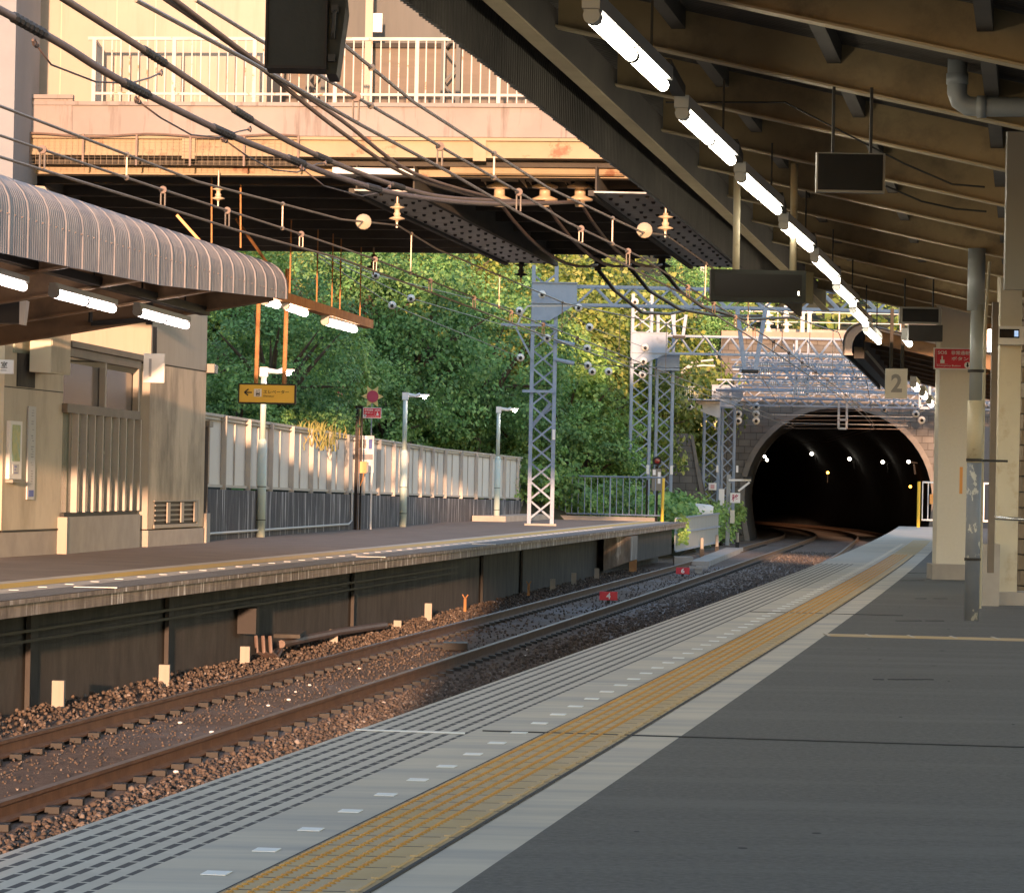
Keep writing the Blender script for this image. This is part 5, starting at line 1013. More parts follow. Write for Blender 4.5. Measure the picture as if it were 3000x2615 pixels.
# ================================================================== overhead wires
def wline(fn, off, pts, r, name, m, parent, n=6):
    return obj(name, MB().tube([inplane(x, y, fn, off) if isinstance(x, (int, float)) and len((x, y)) == 2 else x for x, y in pts], r, n), m, parent)
def xyz(fn, off, yz): return [Vector((fn(y)+off, y, z)) for y, z in yz]
def loop(p, q, r=.008, wd=.018):
    "elongated wire loop hanging from p down to q"
    d = Vector((wd, 0, 0)); return MB().tube([p+d, q+d, q-d, p-d, p+d], r, 5)
def catenary(fn, label, drops, contact, aux, mess, discs):
    t = thing('overhead_line', label, 'overhead wire', (fn(40), 40, 3.6))
    obj('contact_wire', MB().tube(contact, .012, 6), 'wire', t); obj('auxiliary_wire', MB().tube(aux, .011, 6), 'wire', t); obj('messenger_wire', MB().tube(mess, .012, 6), 'wire', t)
    def on(line, y):
        for a, b_ in zip(line, line[1:]):
            if a.y <= y <= b_.y: return a+(b_-a)*((y-a.y)/max(1e-6, b_.y-a.y))
        return line[-1]
    for y in drops:
        p, q = on(aux, y), on(contact, y); d = obj('dropper', loop(p-Z*.03, q+Z*.01), 'wire', t); obj('pulley', MB().lathe(p-Vector((0, .02, 0)), [(.01, 0), (.034, 0), (.034, .04), (.01, .04)], 10, (0, 1, 0)), 'cable', d)
    for y in [d+2.6 for d in drops[:-1:2]]:
        p, q = on(mess, y), on(aux, y); d = obj('hanger', MB().bar(p, q, .014), 'wire', t); obj('clip', MB().sphere(p, .026, 6, 4).sphere(q, .026, 6, 4), 'wire', d)
    for p in discs: obj('disc_insulator', MB().lathe(p, [(.01, -.05), (.03, -.05), (.035, -.02), (.095, 0), (.09, .02), (.03, .03), (.01, .06)], 14, (.1, -1, .1)), 'porcelain', t, True)
    return t
def pxl(fn, off, L): return [inplane(x, y, fn, off) for x, y in L]
c1 = xyz(T1, 0, [(12, 3.42)]) + pxl(T1, 0, [(0, 460), (452, 598), (688, 673), (1000, 758)]) + xyz(T1, 0, [(48, 3.62), (60, 3.6), (90, 3.62), (121, 3.66), (146, 3.7), (190, 3.7), (260, 3.7)])
a1 = xyz(T1, 0, [(12, 3.55)]) + pxl(T1, 0, [(0, 397), (452, 548), (904, 693), (1092, 757)]) + xyz(T1, 0, [(60, 3.78), (90, 3.8), (121, 3.82), (146, 3.84), (190, 3.84)])
me1 = xyz(T1, 0, [(12, 3.95)]) + pxl(T1, 0, [(0, 311), (578, 532), (1000, 643), (1164, 660), (1280, 730)]) + xyz(T1, 0, [(60, 4.3), (75, 4.75), (90, 5.25), (105, 4.6), (121, 5.0), (134, 4.3), (146, 4.6), (190, 4.6)])
catenary(T1, 'overhead wires above the far track, running from the left edge into the tunnel', [26.2, 30.1, 32.7, 36.3, 40.8, 45, 49, 53, 57, 62, 67, 72, 78, 84, 97, 104, 111], c1, a1, me1, [inplane(1065, 650, T1), ])
c2 = pxl(T2, 0, [(397, 0), (723, 176), (1055, 365), (1314, 504), (1530, 629), (1800, 760)]) + xyz(T2, 0, [(44, 3.62), (60, 3.6), (90, 3.62), (121, 3.66), (146, 3.7), (190, 3.7), (260, 3.7)])
a2 = pxl(T2, 0, [(572, 0), (750, 111), (1055, 291), (1318, 446), (1517, 561), (1660, 650), (1880, 755)]) + xyz(T2, 0, [(60, 3.78), (90, 3.8), (121, 3.82), (146, 3.84), (190, 3.84)])
me2 = pxl(T2, 0, [(830, 20), (999, 125), (1207, 296), (1415, 430), (1605, 550), (1880, 680), (1950, 688)]) + xyz(T2, 0, [(60, 4.3), (75, 4.75), (90, 5.25), (105, 4.6), (121, 5.0), (134, 4.3), (146, 4.6), (190, 4.6)])
catenary(T2, 'overhead wires above the near track, running from the top edge into the tunnel', [20.3, 22.4, 25.6, 29.6, 33.8, 37.9, 45, 49, 53, 57, 62, 67, 72, 78, 84, 97, 104, 111], c2, a2, me2, [inplane(1888, 675, T2)])
# thick feeder cables ending at the big insulators
def feeder(end, L, r, label, coils=()):
    off = end.x-(end.y)*.142; fn = lambda y: y*.142
    pts = [inplane(x, y, fn, off, 3, 60) for x, y in L] + [end]
    fine = []
    for i in range(len(pts)-1):
        for k in range(6):
            s = k/6; p_, a, b_, n_ = pts[max(0, i-1)], pts[i], pts[i+1], pts[min(len(pts)-1, i+2)]
            fine.append(.5*((2*a)+(b_-p_)*s+(2*p_-5*a+4*b_-n_)*s*s+(3*a-p_-3*b_+n_)*s**3))
    fine.append(end)
    t = thing('feeder_cable', label, 'cable', fine[0], 'thick feeder cables')
    obj('cable', MB().tube(fine, r, 8), 'cable', t, True)
    for px in coils:
        best = min(fine, key=lambda p: abs((p-CAM).dot(CR)/(p-CAM).dot(F)*FPX+1500-px)); i = min(fine.index(best), len(fine)-2); d = (fine[i+1]-fine[i]).normalized(); b = MB()
        b.tube([best+d*(.045*(k-7)) for k in range(15)], [r*(1.38 if k % 2 else 1.04) for k in range(15)], 8)
        obj('wrap', b, 'dark', t)
    return fine
E_ = [Vector((p.x, p.y, p.z-.26)) for p in INS]
f1 = feeder(E_[2], [(-60, 5), (0, 30), (180, 130), (352, 236), (653, 387), (840, 462), (1000, 522), (1200, 575), (1450, 598)], .024, 'lowest thick brown feeder cable with wrapped joints, crossing from the left edge', (100, 400, 660, 880, 1080))
f2 = feeder(E_[1], [(150, -25), (191, 0), (452, 166), (753, 362), (946, 463), (1165, 546), (1335, 582)], .024, 'second thick brown feeder cable with wrapped joints, entering at the top left', (470, 730, 960, 1150))
f3 = feeder(E_[0]+Vector((0, .02, 0)), [(450, -22), (487, 0), (723, 166), (1000, 387), (1213, 522)], .02, 'lower of two feeder cables running close together from the top edge', ())
f4 = feeder(E_[0]+Vector((.04, 0, .02)), [(478, -22), (512, 0), (779, 201), (1000, 352), (1213, 508)], .02, 'upper of two feeder cables running close together from the top edge', ())
for L, lab in (([(96, 118), (150, 190), (280, 240), (380, 245), (440, 228), (475, 212)], 'thin jumper wire looped between the two wrapped feeder cables at the upper left'), ([(395, 290), (470, 345), (560, 395), (640, 403), (700, 385), (735, 378)], 'thin jumper wire looped between the wrapped feeder cables, second from the left'), ([(650, 405), (720, 455), (800, 498), (870, 505), (930, 480), (955, 478)], 'thin jumper wire looped between the wrapped feeder cables, third from the left'), ([(880, 490), (950, 545), (1060, 575), (1110, 565), (1145, 545)], 'thin jumper wire looped below the feeder cables near the girder')):
    a = min(f1, key=lambda p: abs((p-CAM).dot(CR)/(p-CAM).dot(F)*FPX+1500-L[0][0])); b_ = min(f2, key=lambda p: abs((p-CAM).dot(CR)/(p-CAM).dot(F)*FPX+1500-L[-1][0])); n = len(L)-1
    t = thing('jumper_wire', lab, 'wire', a, 'jumper wires between feeder cables'); P = [at(x, y, a.y+(b_.y-a.y)*i/n) for i, (x, y) in enumerate(L)]
    obj('wire', MB().tube(P, .006, 6), 'cable', t, True)
    for p, q in ((P[0], P[1]), (P[-1], P[-2])):
        d = (q-p).normalized(); obj('thimble', MB().tube([p, p+d*.05+Z*.018, p+d*.12, p+d*.05-Z*.018, p], .008, 5).tube([p+d*.12, p+d*.2], .016, 6), 'cable', t)
for k, (e, px) in enumerate(zip(E_, (1752, 1850, 1940))):
    q = at(px, 775, 55.6); P = [e, e+(q-e)*.5-Z*.35, q]; L2 = [(1870, 880), (2000, 990)]
    o = obj('feeder_tail', MB().tube([e+(q-e)*s-Z*(1.2*s*(1-s)) for s in [i/8 for i in range(9)]], .024, 6), 'cable'); tag(o, f'dark cable tail slung under the overpass behind the {("left", "middle", "right")[k]} big insulator', 'cable')
for k, (L, lab) in enumerate([([(1752, 790, 55.7), (1800, 850, 62), (1880, 915, 72), (1960, 920, 82), (2030, 905, 90)], 'heavy dark cable drooping from the left rear insulator to the nearest gantry'), ([(1850, 790, 55.7), (1900, 850, 60), (1990, 905, 68), (2100, 925, 79), (2230, 925, 90)], 'heavy dark cable drooping from the middle rear insulator to the nearest gantry'), ([(1940, 790, 55.7), (1990, 850, 60), (2060, 900, 66), (2180, 935, 76), (2330, 930, 90)], 'heavy dark cable drooping from the right rear insulator to the nearest gantry')]):
    o = obj('drooping_cable', MB().tube([at(*p) for p in L], .035, 8), 'black', None, True); tag(o, lab, 'cable', 'drooping cables behind the overpass')
# span wires with white ball insulators
def span(L, balls, lab, r=.010, m='wire'):
    t = thing('span_wire', lab, 'wire', at(*L[0]), 'span wires with ball insulators'); P = [at(*p) for p in L]
    obj('wire', MB().tube(P, r, 5), m, t)
    for bpt in balls: p = at(*bpt); rr = .095*bpt[2]/90+.01; obj('ball_insulator', MB().lathe(p, [(.02, -.1), (rr*.55, -.07), (rr, -.04), (rr, .01), (rr*.55, .05), (.03, .1)], 12, (0, 1, .15)), 'white_porc', t, True); obj('insulator_cap', MB().lathe(p-Vector((0, .06, .01)), [(.01, -.09), (rr*.42, -.07), (rr*.45, .0), (.01, .02)], 10, (0, 1, .15)), 'dark', t)
span([(925, 735, 56), (1101, 806, 68), (1522, 910, 90)], [(1101, 806, 68), (1522, 910, 89.9)], 'span wire with white ball insulators, uppermost of three slanting over the far trees')
span([(925, 740, 56), (1204, 874, 72), (1603, 990, 90)], [(1204, 874, 72), (1603, 990, 89.9)], 'span wire with white ball insulators, middle of three slanting over the far trees')
span([(920, 745, 56), (1149, 894, 70), (1525, 1047, 90)], [(1149, 894, 70), (1525, 1047, 89.9)], 'span wire with white ball insulators, lowest of three slanting over the far trees')
span([(1690, 1010, 90), (1720, 1020, 92), (1890, 1077, 120)], [(1720, 1020, 92)], 'span wire leaving the upper tie tube of the platform mast')
span([(1690, 1064, 90), (1722, 1070, 92), (2000, 1078, 120)], [(1722, 1070, 92), (1735, 1088, 94), (1783, 1088, 98)], 'dark span wire leaving the lower tie tube of the platform mast', .012, 'black')
span([(1588, 862, 89.8), (1727, 958, 98), (1895, 1020, 120)], [(1588, 862, 89.8), (1727, 958, 98)], 'span wire descending past the gusset of the platform mast')
span([(1600, 1000, 90), (1700, 905, 90.0), (1695, 901, 90)], [(1695, 901, 89.8)], 'short wire with a white ball insulator right of the platform mast gusset')
span([(1860, 885, 121), (1893, 1020, 121), (1885, 1060, 121), (1880, 1098, 121)], [(1860, 884, 120.5), (1890, 1018, 120.5), (1885, 1058, 120.5), (1882, 1097, 120.5)], 'upright wire with four white ball insulators on the second mast')
span([(1975, 1189, 138), (2140, 1192, 141)], [(1985, 1189, 138), (2020, 1190, 138)], 'level wire with two pale ball insulators left of the portal masts')
span([(2140, 1200, 146), (2165, 1188, 147), (2220, 1192, 148)], [(2163, 1212, 147), (2163, 1232, 147), (2215, 1190, 147.5), (2215, 1212, 147.5), (2215, 1232, 147.5)], 'wires with rusty ball insulators on the left shoulder of the portal')
span([(2640, 1180, 147), (2690, 1205, 148), (2720, 1200, 148)], [(2680, 1190, 147.5), (2700, 1195, 147.5), (2683, 1212, 147.5), (2700, 1230, 147.5), (2590, 1197, 147.5)], 'wires with rusty ball insulators on the right shoulder of the portal')
random.seed(9)
for k in range(9):
    y0_ = 1190+k*8; o = obj('cross_span_wire', MB().bar(at(2240+k*7, y0_, 144+k*.3), at(2690-k*5, y0_+random.uniform(-6, 10), 144+k*.3), .018), 'panel' if k % 3 == 0 else 'cable'); tag(o, f'thin wire strung across the top of the tunnel mouth, {("first", "second", "third", "fourth", "fifth", "sixth", "seventh", "eighth", "lowest")[k]} from the top', 'wire', 'wires across the tunnel mouth')
random.seed(21)
for k in range(10):
    Y = 124+k*2.4; ya = 1040+k*14; xa_ = 2130+k*12; xb_ = 2560+random.uniform(-60, 120)
    t = thing('cross_tube', f'pale horizontal tube with ribbed insulators strung before the portal, {("topmost", "second", "third", "fourth", "fifth", "sixth", "seventh", "eighth", "ninth", "lowest")[k]} of ten', 'tube', at(xa_, ya, Y), 'tubes before the portal')
    obj('tube', MB().tube([at(xa_, ya, Y), at(xb_, ya+6, Y)], .035, 6), 'steelblue' if k % 2 else 'panel', t)
    for q in (random.uniform(.1, .4), random.uniform(.5, .9)):
        c = at(xa_+(xb_-xa_)*q, ya+6*q, Y); b = MB()
        for j in range(6): b.tube([c+Vector((j*.09, 0, 0)), c+Vector((j*.09+.035, 0, 0))], .10, 8)
        obj('insulator', b, 'white_porc', t)
    for q in (random.uniform(.2, .8),): c = at(xa_+(xb_-xa_)*q, ya, Y); obj('clamp', MB().bar(c, c+Z*.4, .05), 'steelblue', t)
# ================================================================== tunnel
TY = 150.0
cxT = (T1(TY)+T2(TY))/2+.12; WZ = 1.9; RW = 4.12; BASE = -1.3
def arch(n=28, r=RW):
    pts = [(-r*.93, BASE), (-r*.985, BASE+1.2)]
    for i in range(n+1):
        a = math.pi*(1-i/n); pts.append((r*math.cos(a), .7+(r*.965)*math.sin(a)))
    return pts+[(r*.985, BASE+1.2), (r*.93, BASE)]
tp = thing('tunnel_portal', 'stone faced tunnel portal with a concrete ring around its dark mouth', 'tunnel', (cxT, TY, BASE))
A_ = arch(); X0, X1, ZT = 9.1-cxT, 16, 7.6
vs, fs = [], []
for (x, z) in A_:
    t_ = math.atan2(z-1, x); vs.append((cxT+x, TY, z))
out = []
for (x, z) in A_:
    if z <= .71: out.append((X0 if x < 0 else X1, z))
    else:
        ang = math.atan2(z-.7, x)
        s = min((X1 if x > 0 else -X0)/max(1e-3, abs(math.cos(ang))), (ZT-.7)/max(1e-3, math.sin(ang))); out.append((s*math.cos(ang), .7+s*math.sin(ang)))
n = len(A_); vs += [(cxT+x, TY, z) for x, z in out]
for i in range(n-1): fs.append((i, i+1, n+i+1, n+i))
for c in ((X0, ZT), (X1, ZT)):
    i = min(range(n-1), key=lambda i: abs(math.hypot((out[i][0]+out[i+1][0])/2-c[0], (out[i][1]+out[i+1][1])/2-c[1]))); vs.append((cxT+c[0], TY, c[1])); fs.append((n+i, n+i+1, len(vs)-1))
rawobj('wall', vs, fs, 'masonry', tp)
rg = MB()
Ro = arch(28, RW+.24)
vs = [(cxT+x, TY-.05, z) for x, z in A_]+[(cxT+x, TY-.05, z) for x, z in Ro]+[(cxT+x, TY+.02, z) for x, z in Ro]
fs = []
for i in range(n-1): fs += [(i, i+1, n+i+1, n+i), (n+i, n+i+1, 2*n+i+1, 2*n+i)]
rawobj('ring', vs, fs, 'ring', tp, False)
obj('coping', MB().box(cxT+X0, cxT+X1, TY-.2, TY+.5, ZT, ZT+.35), 'upper', tp)
lin_ys = [TY-.048, TY+.5] + frange(TY+4, TY+190, 4); vs, fs = [], []
for y in lin_ys:
    c = (T1(y)+T2(y))/2+.12; vs += [(c+x, y, z) for x, z in A_]
for j in range(len(lin_ys)-1):
    for i in range(n-1): q = j*n+i; fs.append((q, q+1, q+n+1, q+n))
fs.append(tuple((len(lin_ys)-1)*n+i for i in range(n)))
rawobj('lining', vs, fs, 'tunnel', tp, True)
# lamps inside
def twall(y): return (T1(y)+T2(y))/2+.12
for (px, py, lab) in [(2256, 1314, 'farthest left of the white lamps'), (2378, 1329, 'second white lamp from left'), (2489, 1344, 'middle one of the white lamps'), (2586, 1353, 'second white lamp from right'), (2662, 1352, 'rightmost of the white lamps')]:
    p = at(px, py, next((Y for Y in frange(152, 330, .5) if at(px, py, Y).x > twall(Y)+RW*.74), 300))
    t = thing('tunnel_lamp', f'small bright lamp on the wall inside the dark tunnel, {lab}', 'lamp', p, 'lamps inside the tunnel'); obj('bulb', MB().sphere(p, .0011*p.y*.45, 8, 6), 'lampt', t, True); obj('bracket', MB().bar(p+Vector((.1, .05, -.02)), p+Vector((.42, .1, -.05)), .05).bar(p+Vector((.25, .1, -.1)), p+Vector((.32, .15, -.55)), .06), 'tunnel', t)
for (px, py, Y, lab) in [(2240, 1337, 160, 'upper of two close white lamps at the left tunnel wall'), (2247, 1347, 161, 'lower of two close white lamps at the left tunnel wall')]:
    p = at(px, py, Y); t = thing('tunnel_lamp', lab, 'lamp', p, 'lamps inside the tunnel'); obj('bulb', MB().sphere(p, .07, 8, 6), 'lampt', t, True); obj('bracket', MB().bar(p-Vector((.08, 0, 0)), p-Vector((.4, 0, .05)), .05), 'tunnel', t)
for (px, py, Y, lab) in [(2425, 1384, 172, 'orange lamp glowing deep in the middle of the tunnel'), (2667, 1425, 165, 'orange lamp glowing at the right side of the tunnel beside the railing')]:
    p = at(px, py, Y); t = thing('orange_lamp', lab, 'lamp', p); obj('bulb', MB().sphere(p, .00042*Y, 8, 6), 'lampo', t, True); obj('stand', MB().bar(p-Z*.08, p-Z*.5, .03), 'tunnel', t)
# upper walls and equipment above the portal
uw = thing('upper_wall', 'pale pink terrace wall rising behind the tunnel portal', 'wall', (15, 156, 7)); wa = at(2030, 975, 156)
obj('wall', MB().box(wa.x, 34, 156, 157, 6, at(2300, 972, 156).z), 'upper', uw); obj('upper_band', MB().box(wa.x+2, 34, 156.6, 157.6, at(2300, 972, 156).z, at(2300, 962, 156).z), 'plinth', uw)
obj('ledge', MB().box(cxT+X0, 34, 150.6, 156, 6.0, 6.4), 'upper', uw)
for k, (px, py0, py1) in enumerate([(2042, 985, 925), (2052, 1060, 700), (2075, 1070, 905), (2100, 1050, 915), (2128, 1040, 900), (2155, 1040, 910), (2350, 990, 918), (2370, 990, 918), (2190, 1000, 920)]):
    p, q = at(px, py0, 153.5), at(px, py1, 153.5); t = thing('equipment_post', f'pale upright post above the portal wall, {("far left", "tallest, left", "third from left", "fourth from left", "fifth from left", "sixth from left", "left of a close pair at right", "right of a close pair at right", "beside the drop bracket")[k]}', 'post', p, 'posts above the portal')
    obj('post', MB().box(p.x-.09, p.x+.09, 153.4, 153.6, p.z, q.z), 'panel', t); obj('cap', MB().box(p.x-.13, p.x+.13, 153.36, 153.64, q.z, q.z+.08), 'signwhite', t)
for k, (px, py) in enumerate([(2248, 925), (2302, 930), (2250, 975), (2304, 978), (2192, 940)]):
    p = at(px, py, 153); bell(p+Z*.5, f'stacked pale insulator above the portal wall, number of sheds high, {("upper left", "upper right", "lower left", "lower right", "far left")[k]}'.replace('number of sheds high, ', ''), 'white_porc', 2.0, 'insulators above the portal')
tf = thing('terrace_fence', 'thin rail fence along the terrace above the tunnel', 'fence', (15, 155.5, 8))
za = at(2300, 962, 155.5).z
for dz in (.3, .75): obj('rail', MB().bar((wa.x+1, 155.5, za+dz), (30, 155.5, za+dz), .04), 'panel', tf)
for k in range(14): obj('post', MB().box(wa.x+1+k*1.4, wa.x+1.06+k*1.4, 155.45, 155.51, za, za+.85), 'panel', tf)
wg = thing('stone_retaining_wall', 'stone block wing wall left of the tunnel portal with a sloping end', 'wall', at(2000, 1500, 140)); a = at(1945, 1268, 138)
q = at(2020, 1272, 138); e = at(2085, 1500, 138)
obj('wall', MB().prism([(a.x-.6, 138, -1.3), (e.x, 138, -1.3), (e.x, 138, -.2), (q.x+.12, 138, a.z-.1), (q.x-.1, 138, a.z), (a.x-.6, 138, a.z)], (0, 3, 0)), 'masonry', wg); obj('edge', MB().prism([(q.x+.02, 137.93, a.z-.02), (q.x+.16, 137.93, a.z-.1), (e.x+.03, 137.93, -1.0), (e.x-.16, 137.93, -1.0)], (0, .06, 0)), 'ring', wg)
o = obj('white_tank', MB().lathe(at(2020, 1490, 130)-Z*.35, [(.9, 0), (.92, .45), (.8, .52), (.05, .58)], 20), 'signwhite', None, True); tag(o, 'white domed tank showing above the green bush left of the tunnel', 'tank')
# cabinet post with the sign
kp = thing('relay_post', 'grey post with white cabinets, a white bracket arm and a kanji sign before the tunnel', 'post', at(2131, 1580, 138)); p = at(2131, 1580, 138)
obj('post', MB().bar((p.x, 138, -1.25), (p.x, 138, zt(2131, 1390, 138)), .16), 'galv', kp); c = at(2113, 1450, 137.8); obj('tall_cabinet', MB().box(c.x-.1, c.x+.12, 137.7, 137.9, zt(2113, 1500, 138), zt(2113, 1432, 138)), 'signwhite', kp); obj('lower_cabinet', MB().box(c.x-.26, c.x+.05, 137.65, 137.69, zt(2113, 1542, 138), zt(2113, 1499, 138)), 'signwhite', kp)
c = at(2145, 1513, 137.8); obj('side_cabinet', MB().box(c.x-.09, c.x+.09, 137.7, 137.9, zt(2145, 1532, 138), zt(2145, 1494, 138)), 'pillar', kp)
s1_ = at(2154, 1458, 137.6); bd = obj('sign_plate', MB().box(s1_.x-.2, s1_.x+.2, 137.6, 137.63, s1_.z-.2, s1_.z+.2), 'signwhite', kp); text('lettering', '\u79fb', (s1_.x-.145, 137.599, s1_.z-.145), (1, 0, 0), Z, .29, 'inkred', bd, .29, .004, .015)
for (x0, y0_, x1, y1_) in ((2135, 1406, 2200, 1406), (2163, 1438, 2196, 1412)): obj('bracket_arm', MB().bar(at(x0, y0_, 137.7), at(x1, y1_, 137.7), .08), 'signwhite', kp)
c = at(2190, 1400, 137.7); obj('camera_head', MB().box(c.x-.18, c.x+.14, 137.5, 137.9, c.z-.03, c.z+.05), 'dark', kp)
# railing and boards at the end of the near platform
nr = thing('near_end_railing', 'white railing with a yellow post at the end of the near platform by the tunnel', 'railing', at(2700, 1540, 104)); a, b_ = at(2690, 1545, 104), at(2745, 1545, 104)
obj('yellow_post', MB().tube([(a.x, 104, 0), (a.x, 104, at(2690, 1410, 104).z)], .05, 8), 'signyellow', nr); zt_, zb_ = at(2700, 1412, 104).z, at(2700, 1522, 104).z
obj('rail', MB().bar((a.x+.1, 104, zt_), (a.x+2.5, 104, zt_), .05).bar((a.x+.1, 104, zb_), (a.x+2.5, 104, zb_), .05), 'signwhite', nr)
for k in range(14): obj('bar', MB().box(a.x+.1+k*.17, a.x+.13+k*.17, 103.99, 104.01, zb_, zt_), 'signwhite', nr)
o = obj('orange_notice', MB().box(at(2724, 1450, 103.8).x, at(2724, 1450, 103.8).x+.22, 103.8, 103.83, at(2724, 1476, 103.8).z, at(2724, 1447, 103.8).z), 'orange'); tag(o, 'small orange notice on the white railing beside the cream pillar', 'notice')
o = obj('station_end_house', MB().box(15.2, 22, 106.5, 112, -.5, 3.2), 'upper'); tag(o, 'sunlit wall glimpsed between the peeling pipe and the cream column', 'building')
# ================================================================== hillside and plants
def HB(y):
    a = FX(y)-.45 if y < 106.5 else .0
    b = T1(y)-2.35
    if y < 105: return a
    if y > 111: return b
    s = (y-105)/6; return (FX(min(y, 106.5))-.45)*(1-s)+b*s
def hill(x, y):
    d = HB(y)-x; s = min(1, max(0, (y-103)/10)); g0 = .55*(1-s)-.75*s
    z = g0+(.12*min(d, 2.6)*s+.5*max(0, d-2.6*s)) if d > 0 else g0
    z += .25*math.sin(x*.7+y*.3)+.2*math.sin(y*.55-x*.4)
    return min(z, 11)
vs, fs = [], []; hy = frange(57, 152, 2.5); hd = [0, .6, 1.3, 2.2, 3.2, 4.5, 6, 8, 10.5, 14, 19, 26, 36]
for y in hy:
    for d in hd: x = HB(y)-d; vs.append((x, y, hill(x, y)-(.5 if d == 0 else 0)))
m_ = len(hd)
for i in range(len(hy)-1):
    for j in range(m_-1): q = i*m_+j; fs.append((q, q+1, q+m_+1, q+m_))
struct(rawobj('hillside', vs, fs, 'soil', None, True))
vs, fs = [], []
for i, y in enumerate(frange(157.5, 230, 6)):
    for j, x in enumerate(frange(-40, 60, 5)): vs.append((x, y, 7.6+(y-157.5)*.35+.6*math.sin(x*.5+y)))
nx = 21
for i in range(len(vs)//nx-1):
    for j in range(nx-1): q = i*nx+j; fs.append((q, q+1, q+nx+1, q+nx))
struct(rawobj('hill_above_tunnel', vs, fs, 'soil', None, True)); HT = True
def leaf_mesh(name, P, N, size, material, parent=None, droop=.5):
    "many folded leaves: P points, N preferred normals"
    n = len(P); size = np.asarray(size)
    N = N+RNG.normal(0, .55, (n, 3)); N /= np.linalg.norm(N, axis=1)[:, None]
    T = RNG.normal(0, 1, (n, 3)); T[:, 2] -= droop; T -= (T*N).sum(1)[:, None]*N; T /= np.linalg.norm(T, axis=1)[:, None]; B = np.cross(N, T)
    L = size[:, None]; W = L*RNG.uniform(.28, .48, (n, 1)); up = N*L*.12
    co = np.stack([P, P+T*L*.45+B*W+up, P+T*L, P+T*L*.45-B*W+up], 1).reshape(-1, 3).astype(np.float32)
    me = bpy.data.meshes.new(name); me.vertices.add(4*n); me.vertices.foreach_set('co', co.ravel()); me.loops.add(4*n); me.loops.foreach_set('vertex_index', np.arange(4*n, dtype=np.int32))
    me.polygons.add(n); me.polygons.foreach_set('loop_start', np.arange(0, 4*n, 4, dtype=np.int32)); me.update(); me.validate(); me.materials.append(M[material])
    o = bpy.data.objects.new(name, me); COL.objects.link(o)
    if parent: o.parent = parent
    return o
def crown(rx, rz, nclump, per, s0, s1, shell=.45, bulge=.38):
    C_ = RNG.normal(0, 1, (nclump, 3)); C_ /= np.linalg.norm(C_, axis=1)[:, None]; C_ *= (shell+(1-shell)*RNG.uniform(0, 1, (nclump, 1))**.5)
    lump = 1+.28*np.sin(C_[:, :1]*4+C_[:, 1:2]*3+RNG.uniform(0, 6))
    C_ = C_*lump*np.array([rx, rx, rz]); n = nclump*per; idx = np.repeat(np.arange(nclump), per)
    cs = RNG.uniform(.55, 1.2, (nclump, 1))[idx]
    D = RNG.normal(0, 1, (n, 3)); D /= np.linalg.norm(D, axis=1)[:, None]; D *= RNG.uniform(.2, 1, (n, 1))**.4
    P = C_[idx]+D*cs*bulge*np.array([rx, rx, rx*.62])*.8
    nd = C_[idx]/np.linalg.norm(C_[idx], axis=1)[:, None]*.5+D*.7; nd[:, 2] += .45
    return P, nd, RNG.uniform(s0, s1, n)
def make_tree(name, label, rx, rz, h, leafm, nclump, per, s0, s1, group):
    t = thing(name, label, 'tree' if 'tree' in name else 'shrub', (0, 0, 0), group)
    P, N, S = crown(rx, rz, nclump, per, s0, s1); P[:, 2] += h; keep = P[:, 2] > .05; P, N, S = P[keep], N[keep], S[keep]
    leaf_mesh('crown', P, N, S, leafm, t)
    tk = MB(); tk.tube([(0, 0, -.5), (.05, 0, h*.5), (-.06, .05, h+rz*.3)], [.05*rx+.05, .04*rx+.04, .02], 8)
    for k in range(11):
        a = k*2.4; q = Vector((math.cos(a)*rx*.95, math.sin(a)*rx*.95, h+rz*random.uniform(-.35, .6))); p = Vector((0, 0, h*.45+.1*k)); tk.tube([p, (p+q)/2+Z*.15, q], [.035*rx+.02, .025*rx+.015, .01], 6)
    obj('trunk', tk, 'bark', t); return t
kinds = {
 'maple': make_tree('leafy_tree', 'x', 2.3, 2.6, 3.2, 'leafD', 150, 120, .06, .15, 'trees on the hillside'),
 'bush': make_tree('leafy_tree', 'x', 1.7, 1.7, 1.7, 'leafA', 95, 130, .07, .17, 'trees on the hillside'),
 'mid': make_tree('leafy_tree', 'x', 2.2, 2.1, 2.6, 'leafB', 120, 120, .07, .18, 'trees on the hillside'),
 'gold': make_tree('leafy_tree', 'x', 2.6, 2.5, 3.0, 'leafC', 140, 110, .09, .21, 'trees on the hillside'),
}
used = set()
def plant(kind, px, Y, s, label, dz=0, sz=1.0):
    o = kinds[kind]
    if kind in used: o = copy_tree(o)
    used.add(kind); x = (px-1500)/FPX*Y; o.location = (x, Y, hill(x, Y)+dz) if Y < 152 else (x, Y, 7.6+(Y-157.5)*.35+dz); o.scale = (s, s, s*sz); o.rotation_euler = (0, 0, random.uniform(0, 6.28)); o['label'] = label
